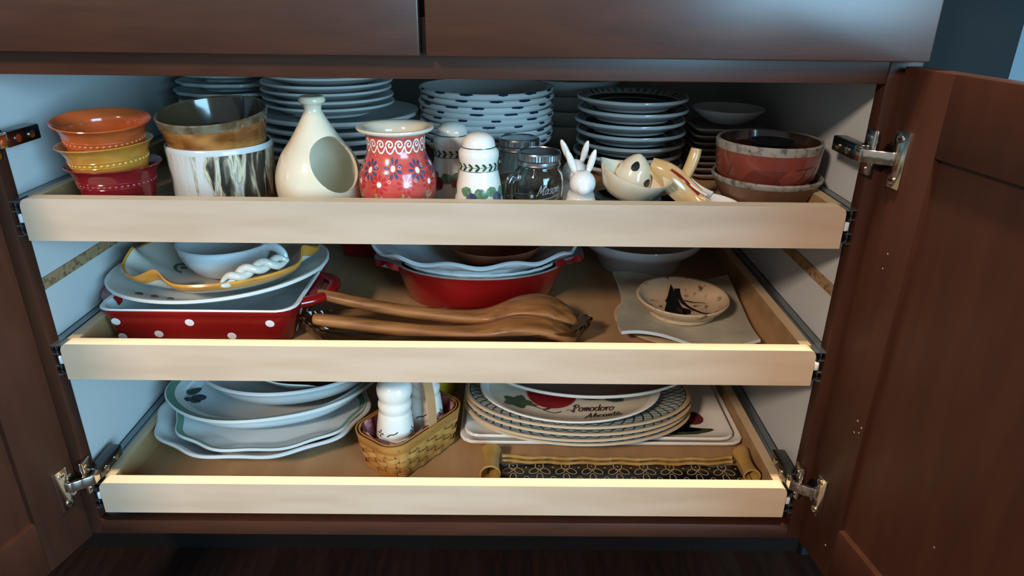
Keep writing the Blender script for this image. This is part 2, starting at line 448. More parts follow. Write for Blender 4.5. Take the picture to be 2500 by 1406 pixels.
def door(s, hx, ang, hinges):
    """shaker door; local x runs from the hinge edge, z up; inner face at y = 0"""
    a = math.radians(ang)
    rz = math.atan2(-math.cos(a), s * math.sin(a))
    W, z0, z1, st = .452, .131, .7255, .0645
    t = .020 * s                      # thickness towards the outside
    def bx(name, x0, x1, q0, q1, y0, y1, m, par, bev=.001):
        b = MB(); y0, y1 = sorted((y0 * s, y1 * s)); b.box(x0, x1, y0, y1, q0, q1, b=bev); return b.build(name, m, par)
    d = bx('door', st - .004, W - st + .004, z0 + st + .006, z1 - st - .006, .007, .014, BROWNV, cab, 0)
    d.location = (hx, -.0070, 0); d.rotation_euler = (0, 0, rz)
    d['label'] = 'dark wood shaker door swung open on the ' + ('right' if s > 0 else 'left')
    bx('door_stile', 0, st, z0, z1, 0, .020, BROWNV, d); bx('door_stile', W - st, W, z0, z1, 0, .020, BROWNV, d)
    bx('door_rail', st, W - st, z0, z0 + .0755, 0, .020, BROWNV, d); bx('door_rail', st, W - st, z1 - .0755, z1, 0, .020, BROWNV, d)
    for zc in hinges:
        h = bx('hinge_plate', .0105, .0305, zc - .0285, zc + .0285, -.0022, .001, NICKEL, d, .0008)
        b = MB(); b.cyl((.0125, -.0015 * s, zc), (.0125, .0005 * s, zc), .0165, 28); b.cyl((.0125, -.0019 * s, zc), (.0125, -.001 * s, zc), .0125, 28, 1)
        b.build('hinge_cup', [NICKEL, BLACKM], d)
        for q in (-.0205, .0205):
            b = MB(); b.cyl((.019, -.0022 * s, zc + q), (.019, -.0036 * s, zc + q), .0042, 16)
            b.box(.0165, .0215, -.0039, -.0035, zc + q - .0007, zc + q + .0007, 1) if s > 0 else b.box(.0165, .0215, .0035, .0039, zc + q - .0007, zc + q + .0007, 1)
            b.build('screw', [NICKEL, BLACKM], d)
        # arm and mounting plate on the cabinet side
        ax = s * .4415
        b = MB(); b.box(min(ax - .0075 * s, ax + .0075 * s), max(ax - .0075 * s, ax + .0075 * s), .004, .056, zc - .0075, zc + .0085, b=.0015)
        arm = b.build('hinge_arm', DKNICKEL, cab)
        for q in (.018, .040):
            b = MB(); b.cyl((ax - s * .0072, q, zc), (ax - s * .0088, q, zc), .0042, 16); b.build('screw', NICKEL, arm)
        b = MB(); b.box(min(ax + .003 * s, ax + .0085 * s), max(ax + .003 * s, ax + .0085 * s), -.010, .008, zc - .021, zc + .026, b=.002)
        b.cyl((ax + s * .004, -.003, zc + .0175), (ax + s * .0015, -.003, zc + .0175), .0035, 14); b.cyl((ax + s * .004, -.003, zc - .0145), (ax + s * .0015, -.003, zc - .0145), .0035, 14)
        b.build('hinge_mount', NICKEL, cab)
        P = [(ax - s * .003, .010), (ax - s * .003, -.006), (ax + s * .007, -.014), (hx - s * .0015, -.0205), (hx + s * .001, -.0225)]
        b = MB()
        for (xa, ya), (xb, yb) in zip(P, P[1:]):
            dx, dy = xb - xa, yb - ya; L = math.hypot(dx, dy)
            M = Matrix.Translation(((xa + xb) / 2, (ya + yb) / 2, zc)) @ Matrix.Rotation(math.atan2(dy, dx), 4, 'Z')
            b.box(-L / 2 - .001, L / 2 + .001, -.0032, .0032, -.0068, .0068, b=.001, M=M)
        b.build('hinge_link', NICKEL, cab)
    return d
dr = door(1, .4617, 9.3, (.6385, .2205)); dl = door(-1, -.4586, 14.5, (.6415, .2205))
# paint chips on the inside of the right door
CHIPM = mat('bare_wood_chip', '#9a7c62', .8)
for x, z in ((.036, .545), (.034, .528), (.052, .352), (.058, .340), (.060, .348), (.051, .336), (.19, .30), (.05, .17)):
    bb = random.uniform(.0007, .0013); b = MB(); b.box(x - bb, x + bb, -.0004, .0002, z - bb * 1.1, z + bb, b=.0002); b.build('paint_chip', CHIPM, dr)

# neighbouring dark panel right of the cabinet
b = MB(); b.box(.53, .640, .10, .60, 0, 1.6, b=.002)
pnl = b.build('appliance_side', DARKBLUE)
tag(pnl, 'dark blue-grey panel standing behind the right door', 'panel')

# ================================================================== pull-out trays
def channel(b, pts, th, y0, y1, k):
    for (xa, za), (xb, zb) in zip(pts, pts[1:]):
        b.box(min(xa, xb) - th / 2, max(xa, xb) + th / 2, y0, y1, min(za, zb) - th / 2, max(za, zb) + th / 2, k)
def tray(top, label):
    t = thing('pull_out_tray', label, 'tray', (0, .2, top - .0467), group='birch plywood pull-out trays')
    def P(name, args, m, bev=0, par=t):
        b = MB(); b.box(args[0], args[1], args[2] - .2, args[3] - .2, args[4] - top + .0467, args[5] - top + .0467, b=bev); return b.build(name, m, par)
    # front board with rounded upper corners
    W, H, R = .437, .0467, .009
    pts = [(-W, 0), (W, 0)] + [(W - R + R * math.cos(q), H - R + R * math.sin(q)) for q in [i * PI / 12 for i in range(7)]] + [(-W + R - R * math.sin(q), H - R + R * math.cos(q)) for q in [i * PI / 12 for i in range(7)]]
    n = len(pts); vs = [(x, -.2023, z) for x, z in pts] + [(x, -.1865, z) for x, z in pts]
    fs = [tuple(range(n)), tuple(range(n, 2 * n))[::-1]] + [(i, (i + 1) % n, n + (i + 1) % n, n + i) for i in range(n)]
    obj('front_board', mesh('front_board', vs, fs, [BIRCH, PLYEDGE_LIT], [0, 0] + [1] * n, False), t)
    for s in (-1, 1):
        b = MB(); x0, x1 = sorted((s * .4235, s * .4365)); b.box(x0, x1, -.1865, .33, .002, H - .0008)
        o = obj('side_board', mesh('side_board', b.v, b.f, [PLYIN, PLYSIDE], [0, 1, 0, 0, 0, 0], False), t)
    P('tray_floor', (-.4235, .4235, .0135, .53, top - .0405, top - .032), PLYFLOOR)
    P('back_board', (-.4365, .4365, .518, .53, top - .0447, top - .002), PLYIN)
    for s in (-1, 1):
        b = MB(); z0 = .004; z1 = .042
        xo, xi = s * .4545, s * .4382
        for k, (u0, u1, za, zb) in enumerate(((.0, .55, z0, z1), (.28, .80, z0 + .006, z1 - .006), (.55, 1.0, z0 + .001, z1 - .001))):
            xa = xo + (xi - xo) * u0; xb = xo + (xi - xo) * u1
            if k == 1: xa, xb = xb, xa
            channel(b, [(xb, za), (xa, za), (xa, zb), (xb, zb)], .0011, -.199 + .001 * k, .31, k % 2)
        channel(b, [(xo + (xi - xo) * .3, .015), (xo + (xi - xo) * .75, .015)], .001, -.198, .31, 0)
        channel(b, [(xo + (xi - xo) * .3, .031), (xo + (xi - xo) * .75, .031)], .001, -.198, .31, 0)
        q0, q1 = sorted((xo + (xi - xo) * .1, xo + (xi - xo) * .95)); b.box(q0, q1, -.19, .31, z0 + .002, z1 - .002, 2)
        sl = b.build('drawer_slide', [GREYM, DKNICKEL, BLACKM], t, smooth=False)
        b = MB(); q0, q1 = sorted((xo + (xi - xo) * .66, xo + (xi - xo) * .98)); b.box(q0, q1, -.2, -.16, .019, .029, b=.001)
        b.build('slide_bumper', PLASTIC, sl)
    return t
T1, T2, T3 = .5821, .4096, .2116
tray(T1, 'upper birch pull-out tray holding bowls, shakers and plate stacks')
tray(T2, 'middle birch pull-out tray holding red baking dishes and wooden servers')
tray(T3, 'lowest birch pull-out tray holding platters and a small basket')
F1, F2, F3 = T1 - .0317, T2 - .0317, T3 - .0317

# ================================================================== top tray: front row
def arc_beads(b, r, z, n, rad, sc=(1, 1, 1)):
    for i in range(n):
        t = 2 * PI * (i + .5) / n
        u = MB(); u.ball((0, 0, 0), rad, 8, sc=sc); M = Matrix.Rotation(t, 4, 'Z') @ Matrix.Translation((r, 0, z)); b.add([M @ v for v in u.v], u.f)

# three stacked ramekins
RAMK = [('#b5562a', '#a04a22', 'orange'), ('#bb7f33', '#a9722a', 'mustard yellow'), ('#7c1a1d', '#6b1418', 'dark red')]
rp = profile([(0, .002), (.031, .002), (.0325, 0), (.0345, .001), (.0365, .016), (.0390, .032), (.0412, .043), (.0445, .050), (.0482, .0540)], 3) + \
     [(.0493, .0552), (.0488, .0561), (.0472, .0557)] + profile([(.0450, .0535), (.0398, .048), (.0380, .040), (.0350, .022), (.0305, .006), (0, .005)], 3)
for i, (c, c2, nm) in enumerate(RAMK):
    m = mat('ramekin_' + nm.replace(' ', '_'), c, .15, coat=.6, c2=c2, nscale=20)
    ml = mat('ramekin_relief_' + nm.replace(' ', '_'), {'orange': '#c8703e', 'mustard yellow': '#cda048', 'dark red': '#99383a'}[nm], .2, coat=.5)
    lab = ['orange glazed ramekin with beaded band, on top of its stack', 'mustard yellow glazed ramekin in the middle of the ramekin stack', 'dark red glazed ramekin at the bottom of the ramekin stack'][i]
    z = F1 + .0005 + (2 - i) * .0242
    t = thing('ramekin', lab, 'bowl', [(-.3675, .0610, z), (-.3655, .0600, z), (-.3635, .0595, z)][i], [(.10, .045, 0), (.03, -.04, 0), (0, 0, 0)][i], 'stacked ramekins')
    obj('bowl_body', lathe('bowl_body', rp, m), t)
    b = MB(); arc_beads(b, .0399, .0370, 42, .0015, (.6, 1.15, .9))
    b.build('bead_band', ml, t)['kind'] = 'stuff'
    for zz, rr in ((.0340, .0394), (.0400, .0407)):
        me = tube('relief_ring', [(rr * math.cos(q * PI / 24), rr * math.sin(q * PI / 24), zz) for q in range(48)], .0007, m, 6, True)
        obj('relief_ring', me, t)

# crackle-glazed pot with a brown bowl sitting in it
def crackle_mat():
    m = bpy.data.materials.new('drip_glaze'); m.use_nodes = True; nt = m.node_tree; b = nt.nodes['Principled BSDF']
    b.inputs['Roughness'].default_value = .25; b.inputs['Coat Weight'].default_value = .3
    N = nt.nodes.new; L = nt.links.new
    tc = N('ShaderNodeTexCoord'); mp = N('ShaderNodeMapping'); mp.inputs['Scale'].default_value = (1, 1, .16); L(tc.outputs['Object'], mp.inputs[0])
    n1 = N('ShaderNodeTexNoise'); n1.inputs['Scale'].default_value = 95; n1.inputs['Detail'].default_value = 4; n1.inputs['Distortion'].default_value = .6; L(mp.outputs[0], n1.inputs[0])
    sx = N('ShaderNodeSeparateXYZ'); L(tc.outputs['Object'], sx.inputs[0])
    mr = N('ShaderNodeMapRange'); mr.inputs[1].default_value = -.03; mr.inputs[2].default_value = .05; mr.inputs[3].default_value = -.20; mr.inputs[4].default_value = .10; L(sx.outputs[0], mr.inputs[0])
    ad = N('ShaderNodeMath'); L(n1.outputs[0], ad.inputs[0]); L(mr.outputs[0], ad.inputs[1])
    r = N('ShaderNodeValToRGB'); e = r.color_ramp.elements
    e[0].position = .36; e[0].color = lin('#c3c6c3'); e[1].position = .62; e[1].color = lin('#2e2c27')
    for p, c in ((.44, '#b9bab1'), (.47, '#8b8677'), (.50, '#cfc9ac'), (.55, '#8f886f'), (.575, '#55534a')):
        q = e.new(p); q.color = lin(c)
    L(ad.outputs[0], r.inputs[0]); L(r.outputs[0], b.inputs['Base Color'])
    bp = N('ShaderNodeBump'); bp.inputs['Strength'].default_value = .5; bp.inputs['Distance'].default_value = .002; L(n1.outputs[0], bp.inputs['Height']); L(bp.outputs[0], b.inputs['Normal'])
    return m
RIMWHITE = mat('grey_white_glaze', '#b9c2c4', .2, coat=.4)
pot = thing('glazed_pot', 'straight-sided white pot with dark vertical glaze drips', 'pot', (-.262, .108, F1))
obj('pot_body', lathe('pot_body', [(0, 0), (.053, 0), (.0555, .002), (.0575, .010, 0), (.0592, .060, 0), (.0598, .066, 1), (.0598, .0705, 1), (.0584, .0725, 1), (.0560, .0715, 1), (.0554, .065, 1), (.0538, .008, 1), (0, .006, 1)], [crackle_mat(), RIMWHITE]), pot)
BRB = mat('amber_brown_glaze', '#6f3f1c', .16, coat=.6, c2='#a9743a', nscale=26, stretch=(1, 1, 2.4), lo=.42, hi=.66)
BRI = mat('dark_olive_glaze', '#4a3c26', .14, coat=.7, c2='#39342c', nscale=22, lo=.4, hi=.65)
BRR = mat('grey_brown_rim_glaze', '#6f6654', .14, coat=.6, c2='#4f3d28', nscale=60)
bb = thing('brown_bowl', 'amber brown glazed bowl sitting inside the drip-glazed pot', 'bowl', (-.262, .107, F1 + .0665), (.13, -.02, 0))
obj('bowl_body', lathe('bowl_body', [(0, 0), (.050, 0), (.0532, .002), (.0540, .006, 0), (.0580, .026, 0), (.0602, .033, 1), (.0608, .0385, 1), (.0612, .041, 1), (.0602, .0425, 1), (.0580, .041, 2), (.0555, .030, 2), (.048, .013, 2), (.03, .007, 2), (0, .006, 2)], [BRB, BRR, BRI]), bb)
b = MB(); b.ball((-.014, .030, .0115), .0042, 12, sc=(1, .8, .7)); b.build('glaze_blister', mat('olive_glaze_blister', '#77735c', .15, coat=.6), bb)

# salt pig
pig_o = profile([(.028, .0008), (.040, .0), (.0455, .005), (.0485, .018), (.0495, .032), (.0475, .046), (.0405, .0635), (.0285, .080), (.0185, .096), (.0112, .109), (.0096, .114), (.0108, .1185), (.0142, .1215), (.0148, .1245), (.0132, .1275), (.009, .1282), (0, .1275)], 4)
solid = [(0, .0008)] + pig_o
inner = [(0, .006), (.040, .006), (.0445, .018), (.0455, .032), (.0435, .046), (.0368, .0625), (.0245, .079), (.012, .094), (0, .098)]
va, fa, _ = loft('a', oval(1, n=64), solid, CREAM, raw=True); vb, fb, _ = loft('b', oval(1, n=64), inner, CREAM, raw=True)
po = obj('tmp', mesh('tmp', va, fa, CREAM)); pi_ = obj('tmp2', mesh('tmp2', vb, fb, CREAM))
cu = MB()
dirv = Vector((math.sin(math.radians(46)), -math.cos(math.radians(46)), .30)).normalized(); c0 = Vector((0, 0, .046))
tt = MB(); tt.cyl((0, 0, 0), (0, 0, .09), .0285, 64)
Mc = Matrix.Translation(c0) @ dirv.to_track_quat('Z', 'Y').to_matrix().to_4x4() @ Matrix.Diagonal((1, 1.12, 1, 1))
cu.add([Mc @ v for v in tt.v], tt.f); co = obj('tmp3', mesh('tmp3', cu.v, cu.f, CREAM))
for q in (pi_, co):
    md = po.modifiers.new('b', 'BOOLEAN'); md.operation = 'DIFFERENCE'; md.object = q; md.solver = 'EXACT'
pm_ = evaluated(po, 'salt_pig')
for q in (po, pi_, co): bpy.data.objects.remove(q)
pm_.materials.clear(); pm_.materials.append(CREAM)
pm_.polygons.foreach_set('use_smooth', [True] * len(pm_.polygons)); pm_.set_sharp_from_angle(angle=math.radians(40))
for p in pm_.polygons: p.material_index = 0
tag(obj('salt_pig', pm_, None, (-.142, .083, F1), (0, 0, 0)), 'cream bottle-shaped salt cellar with a large side opening', 'salt cellar')

# red painted vase
VRED = mat('vase_red', '#bb443b', .2, coat=.5, c2='#c9554a', nscale=24, stretch=(1, 1, 3))
VCREAM = mat('vase_cream', '#d9d2bd', .15, coat=.5)
PW = mat('paint_white', '#e9e3d8', .25, coat=.3); PBLUE = mat('paint_slate_blue', '#43476e', .25, coat=.3); PRED = mat('paint_bright_red', '#c0262a', .25, coat=.3)
PYEL = mat('paint_ochre', '#cf8c4a', .25, coat=.3); PGRN = mat('paint_olive', '#857a4a', .25, coat=.3); PDKRED = mat('paint_dark_red', '#8f2227', .25, coat=.3)
vo = profile([(.028, 0), (.0335, .001), (.0385, .010), (.0425, .026), (.0432, .040), (.0405, .054), (.0355, .064), (.0325, .072), (.0320, .080), (.0328, .0915)], 4)
vs_ = thing('painted_vase', 'squat red vase painted with flowers under a wide cream lip', 'vase', (-.0482, .066, F1))
obj('vase_body', lathe('vase_body', [(0, .001)] + vo[:-1] + [(.0330, .0920, 1), (.0365, .0938, 1), (.0415, .0955, 1), (.0428, .0975, 1), (.0425, .0990, 1), (.0405, .0997, 1), (.035, .0985, 1), (.0312, .0955, 1), (.0290, .088, 1), (.0285, .075, 1), (.034, .060, 1), (.038, .035, 1), (.030, .006, 1), (0, .005, 1)], [VRED, VCREAM]), vs_)
S = around(vo, .0004, rref=.0432)
dw = Deco(S); db = Deco(S); dr_ = Deco(S); dy = Deco(S); dg = Deco(S); dk = Deco(S)
for i in range(-7, 14):                     # scroll band on the neck
    x = i * .0136 - .002
    P = []
    for k in range(26):
        q = k / 25 * 2.6 * PI; r = .0052 * (1 - k / 25 * .85)
        P.append((x - r * math.cos(q) * 1.1, .0845 + r * math.sin(q) * .95))
    dw.stroke(P, .0019)
    dw.stroke(spline([(x - .0062, .0840), (x - .004, .0770), (x + .0015, .0755), (x + .0070, .0825)], 5), .0019)
def flower(d, x, y, n, L, wd, cr, ph=0):
    for k in range(n): d.petal(x + math.cos(ph + 2 * PI * k / n) * cr * .95, y + math.sin(ph + 2 * PI * k / n) * cr * .95, L, wd, ph + 2 * PI * k / n)
    dw.dot(x, y, cr * .62, cr * .68)
for i in range(9):
    x = -.012 + (i - 4) * .0302 + .0135
    flower(db, x, .0600 - (.003 if i % 2 else 0), 9, .0070, .0042, .0048, .3)
    flower(dr_, x - .016, .0430, 9, .0062, .0040, .0046, .1)
    flower(dg, x - .009, .0170, 7, .0056, .0034, .0042, .4)
    for q, (ax, ay) in enumerate(((.008, .061), (-.0045, .0465), (.0125, .0265), (-.014, .028), (.004, .0235))):
        for k in range(6): dw.dot(x + ax + .0016 * math.cos(k * PI / 3), ay + .0016 * math.sin(k * PI / 3), .00055, n=6)
    for sx in (-1, 1):
        dy.stroke(spline([(x + .010, .0365), (x + .010 + sx * .0012, .024), (x + .010 + sx * .0018, .014), (x + .010 + sx * .0052, .0065)], 5), .0014)
        dg.petal(x + .010 + sx * .004, .026, .006, .003, PI / 2 + sx * .5)
    dy.dot(x + .010, .0125, .0013, .003)
for d, nm, m in ((dw, 'white_painting', PW), (db, 'blue_flowers', PBLUE), (dr_, 'red_flowers', PRED), (dy, 'ochre_stems', PYEL), (dg, 'olive_leaves', PGRN)):
    d.build(nm, m, vs_)

# salt and pepper shakers with leaf band
so = profile([(.0290, 0), (.0298, .003), (.0286, .012), (.0262, .030), (.0232, .045), (.0218, .0515), (.0214, .0555), (.0216, .0605), (.0222, .064), (.0228, .0685), (.0222, .073), (.0196, .0765), (.0188, .0785), (.0176, .0845), (.0138, .0895), (.0075, .0925), (0, .0935)], 3)
LEAFG = mat('paint_leaf_green', '#6f9270', .25, coat=.3, c2='#4f7355', nscale=200); DKG = mat('paint_dark_green', '#173b38', .25, coat=.3); BANDC = mat('paint_pale_band', '#d9d6bb', .2, coat=.3)
PLUM = mat('paint_plum_blue', '#39415f', .25, coat=.3, c2='#5f6c86', nscale=90); CHERRY = mat('paint_cherry', '#7d2233', .25, coat=.3, c2='#a05560', nscale=90)
def leaf(d, x, y, L, wd, rot):
    c, q = math.cos(rot), math.sin(rot); P = []
    for k in range(14):
        t = 2 * PI * k / 14; px = L / 2 + L / 2 * math.cos(t); py = wd / 2 * math.sin(t) * (1 - .25 * math.cos(t)) * (1 + .12 * (k % 2))
        P.append((x + px * c - py * q, y + px * q + py * c))
    d.poly(P)
def shaker(loc, rz, fruit, label):
    t = thing('shaker', label, 'shaker', loc, (0, 0, rz), 'leaf-banded salt and pepper shakers')
    obj('shaker_body', lathe('shaker_body', [(0, .0005)] + so, WARMWHITE), t)
    S = around([p for p in so if p[1] <= .0935], .0004)
    a = Deco(S); g = Deco(S); l = Deco(S); f = Deco(S)
    a.stroke([(-.0675 + i * .003, .0578) for i in range(46)], .0062)
    for z, wd in ((.0778, .0010), (.0530, .0007)):
        S2 = around(so, .0006, rref=.0215)
        g.S = S2; g.stroke([(-.0675 + i * .0015, z) for i in range(91)], wd)
    g.S = around(so, .0008, rref=.0215)
    g.stroke([(-.0675 + i * .003, .0578) for i in range(46)], .0005)
    for i in range(18):
        x = -.066 + i * .0075
        for s in (-1, 1): g.petal(x, .0578, .0062, .0032, PI - s * .72)
    S3 = around(so, .0005, rref=.0275); l.S = S3; f.S = around(so, .0008, rref=.0275)
    for x in (-.052, -.008, .0235, .056):
        leaf(l, x - .0005, .030, .014, .0105, PI * .95); leaf(l, x + .0030, .030, .017, .0115, -.16)
        f.dot(x, .0225, .0066, .0082)
        if fruit == 'cherry': f.dot(x - .010, .024, .0055, .0056); g.stroke(spline([(x - .008, .029), (x - .009, .036), (x - .010, .041)], 4), .0006)
    a.build('pale_band', BANDC, t); g.build('green_leaf_band', DKG, t); l.build('painted_leaves', LEAFG, t); f.build('painted_fruit', PLUM if fruit == 'plum' else CHERRY, t)
    return t
shaker((.0440, .0665, F1), .02, 'plum', 'white shaker painted with blue plums, in front of its pair')
shaker((.0090, .1330, F1), -.3, 'cherry', 'white shaker painted with cherries, behind its pair')

# miniature glass jar mugs with metal lids
GLASS = mat('clear_glass', '#eef4f4', .02, trans=1, ior=1.47)
LIDM = mat('lid_metal', '#a9b0b4', .28, metal=1, c2='#8e969b', nscale=80)
jo = profile([(.024, 0), (.0275, .0015), (.0290, .006), (.0292, .022), (.0290, .038), (.0272, .046), (.0238, .0515), (.0225, .054), (.0225, .064)], 3)
jp = [(0, .001)] + jo + [(.0205, .064), (.0205, .054), (.0218, .0505), (.0252, .045), (.0270, .038), (.0272, .022), (.0268, .007), (.0245, .004), (0, .0035)]
def jar(loc, rz, label, holes):
    t = thing('glass_jar_mug', label, 'jar', loc, (0, 0, rz), 'small glass jar mugs with screw lids')
    obj('glass_body', lathe('glass_body', jp, GLASS, 56), t)
    P = spline([(-.0255, 0, .042), (-.034, 0, .044), (-.0395, 0, .038), (-.0405, 0, .024), (-.0385, 0, .010), (-.031, 0, .004), (-.027, 0, .006)], 5)
    obj('handle', tube('handle', P, [(.0052, .0034)] * len(P), GLASS, 12, up=(0, 1, 0)), t)
    n = 96; vs = []; prof = [(.0248, .0505), (.0254, .052), (.0245, .0535), (.0245, .0565), (.0252, .058), (.0252, .0645), (.0243, .0662), (.0222, .0666), (.0218, .0656), (0, .0652)]
    fs = []; out = oval(1, n=n)
    def rid(th, s, z): return ((1 + .011 * (1 if int(round(th / (2 * PI) * n)) % 2 else -1), 0) if .0575 < z < .065 and s > .02 else (1, 0))
    ld = obj('lid', loft('lid', out, prof, LIDM, wave=rid, ang=25), t, (0, 0, .004))
    if holes:
        d = Deco(lambda x, y: Vector((x, y, .0657)))
        d.S = lambda x, y: Vector((x, y, .0655))
        for k in range(7): d.dot(.011 * math.cos(k * 2 * PI / 7), .011 * math.sin(k * 2 * PI / 7), .0009, n=8)
        d.dot(0, 0, .0009, n=8); d.build('shaker_holes', BLACKG, ld)
    # raised lettering on the glass
    d = Deco(around(jo, .0006, t0=-PI / 2 - rz + .35, rref=.0292))
    lettering(d, 'Mason', -.013, .0255, .0062, .0010, .3, .12)
    d.stroke(spline([(-.013, .0205), (0, .0220), (.015, .0255)], 6), .001); d.stroke(spline([(-.008, .0165), (.002, .0175), (.014, .0205)], 6), .001)
    d.build('raised_lettering', mat('glass_relief', '#b9c4c8', .15, trans=.55, ior=1.47), t)
    return t
jar((.1125, .0805, F1), .55, 'glass jar mug with a plain metal lid, nearest the tray front', False)
jar((.0905, .1570, F1), .5, 'glass jar mug with holes in its lid, behind the other jar', True)

# rabbit figurines
PORC = mat('white_porcelain', '#e4e3de', .12, coat=.6)
rb = fused('rabbit_figurine', [((0, 0, .011), (.0165, .017, .013), (0, 0, 0)), ((0, .002, .018), (.0140, .0145, .013), (0, 0, 0)), ((0, -.002, .0245), (.0115, .0115, .010), (0, 0, 0)),
     ((0, -.0055, .0335), (.0128, .0125, .0125), (0, 0, 0)), ((0, -.0135, .0305), (.0075, .006, .0065), (0, 0, 0)),
     ((-.0105, .001, .0510), (.0038, .0030, .0150), (.15, -.42, 0)), ((.0085, .001, .0520), (.0036, .0030, .0135), (.15, .24, 0)), ((-.010, -.012, .006), (.0055, .007, .005), (0, 0, 0)), ((.010, -.012, .006), (.0055, .007, .005), (0, 0, 0))], PORC, .0009)
o = obj('rabbit_figurine', rb, None, (.1605, .0585, F1), (0, 0, .05)); o.scale = (1.16, 1.16, 1.2)
tag(o, 'white porcelain rabbit figurine beside the glass jar, nearer the front', 'figurine', 'porcelain rabbits')
o = obj('rabbit_figurine', rb, None, (.1585, .116, F1), (0, 0, -.25)); o.scale = (1.16, 1.16, 1.18)
tag(o, 'white porcelain rabbit figurine half hidden behind the other rabbit', 'figurine', 'porcelain rabbits')

# cream boat-shaped dish on a black bowl, with a spotted cup in it
blk = thing('black_bowl', 'small black bowl with a white foot under the cream dish', 'bowl', (.218, .083, F1))
obj('bowl_body', lathe('bowl_body', [(0, 0, 0), (.020, 0, 0), (.026, .003, 0), (.034, .009, 1), (.0395, .0155, 1), (.0405, .0165, 1), (.039, .0168, 1), (.032, .011, 1), (.022, .006, 1), (0, .005, 1)], [WHITE, BLACKG]), blk)
def boat_out(a, b, n=64):
    o = []
    for i in range(n):
        t = 2 * PI * i / n; c, s = math.cos(t), math.sin(t)
        o.append((a * c * (1 + .07 * c * c * c * c), b * s * (1 - .25 * c ** 4)))
    return o
def boat_wave(th, s, z): return (1, .006 * (s ** 2) * math.cos(th) ** 4 * (1 if z > .01 else .2))
me = loft('cream_boat_dish', boat_out(.041, .031), [(0, 0), (.48, 0), (.56, .001), (.72, .008), (.90, .020), (1.0, .0285), (1.0, .0295), (.97, .0295), (.86, .020), (.68, .009), (.5, .0045), (0, .004)], CREAM, wave=boat_wave)
tag(obj('cream_dish', me, None, (.2150, .080, F1 + .0172), (.14, .29, -.08)), 'cream pointed oval dish tilted on the black bowl', 'dish')
cup = thing('spotted_cup', 'cream pointed cup with dark spots standing upside down in the pointed dish', 'cup', (.2235, .0990, F1 + .0275), (.10, .20, 0))
so2 = profile([(.0235, 0), (.0225, .008), (.0200, .017), (.0155, .026), (.0088, .0335), (.003, .0372), (0, .038)], 4)
obj('cup_body', lathe('cup_body', [(.0215, 0)] + so2, CREAM), cup)
d = Deco(around(so2, .0004, rref=.020))
for x, z, r, q in ((-.0055, .0265, .0062, .3), (.0145, .0105, .0055, .2), (.04, .018, .006, 0), (-.04, .016, .006, 0)): d.dot(x, z, r, r * .8, q, n=16)
d.build('dark_spots', mat('paint_charcoal', '#22262a', .2, coat=.4), cup)

# dark saucer, yellow leaf-shaped server and two white spoons
sauc = thing('dark_saucer', 'dark saucer with a white edge lying by the tray front', 'saucer', (.287, .0735, F1), (0, 0, 0))
obj('saucer_body', lathe('saucer_body', [(0, 0), (.022, 0), (.026, .002), (.039, .0098, 1), (.0403, .0108, 1), (.0395, .0114, 0), (.026, .0055, 0), (0, .004, 0)], [mat('charcoal_glaze', '#25282c', .3, coat=.3), WHITE]), sauc)
YEL = mat('butter_yellow_glaze', '#c8a871', .16, coat=.5, c2='#d6bd8b', nscale=30)
srv = thing('yellow_server', 'butter yellow leaf-shaped ceramic server with upright handle and red trim', 'server', (.281, .088, F1 + .0315), (0, 0, 0))
A0, A1 = Vector((-.036, .012, .019)), Vector((.0300, -.020, -.0250))
def leafsheet(u, v):
    c = A0.lerp(A1, u); wd = .0150 * math.sin(PI * min(1, .06 + .90 * u)) ** .65
    q = (v - .5) * 2
    side = Vector((.52, .42, .74)).normalized()
    nrm = (A1 - A0).normalized().cross(side).normalized()
    if nrm.z < 0: nrm = -nrm
    return c + side * (q * wd) + nrm * (.006 * q * q + .004 * math.sin(2 * PI * u * 1.05))
obj('server_plate', sheet('server_plate', leafsheet, 28, 10, .0032, YEL), srv)
P = spline([(.001, .001, .000), (.007, .007, .011), (.0125, .012, .022), (.0160, .015, .032), (.0172, .016, .0385)], 5)
obj('handle', tube('handle', P, [(.0062 + .0012 * math.sin(i / len(P) * PI), .0062) for i in range(len(P))], YEL, 16), srv)
me = tube('red_trim', [leafsheet(u, .80) + Vector((0, -.0008, .0008)) for u in [.28 + .5 * i / 20 for i in range(21)]], [(.0035 * (.5 + .5 * math.sin(i / 20 * PI)), .0013) for i in range(21)], mat('red_trim_glaze', '#8f241d', .2, coat=.4), 8)
obj('red_trim', me, srv)
obj('collar', tube('collar', [(P[3][0] + .009 * math.cos(q * PI / 10), P[3][1] + .009 * math.sin(q * PI / 10) * .8, P[3][2] - .002 - .004 * math.cos(q * PI / 10)) for q in range(20)], .0018, YEL, 8, True), srv)
def spoon(loc, rot, label):
    t = thing('soup_spoon', label, 'spoon', loc, rot, 'white ceramic spoons')
    me = loft('spoon_bowl', oval(.0235, .0155, n=40), [(0, 0), (.45, 0), (.8, .004), (1, .0105), (1.0, .0115), (.94, .0112), (.75, .006), (.45, .0025), (0, .002)], PORC)
    obj('spoon_bowl', me, t)
    def hs(u, v): return Vector((-.018 - .040 * u, (v - .5) * (.017 - .006 * u), .0095 + .012 * u * u + .0030 * (2 * v - 1) ** 2))
    obj('handle', sheet('handle', hs, 14, 6, .0022, PORC), t)
    return t
spoon((.3225, .0600, F1 + .0085), (0, .16, -.75), 'white ceramic soup spoon lying on top of its twin')
spoon((.3295, .0590, F1 + .0005), (0, .10, -.80), 'white ceramic soup spoon lying under its twin')

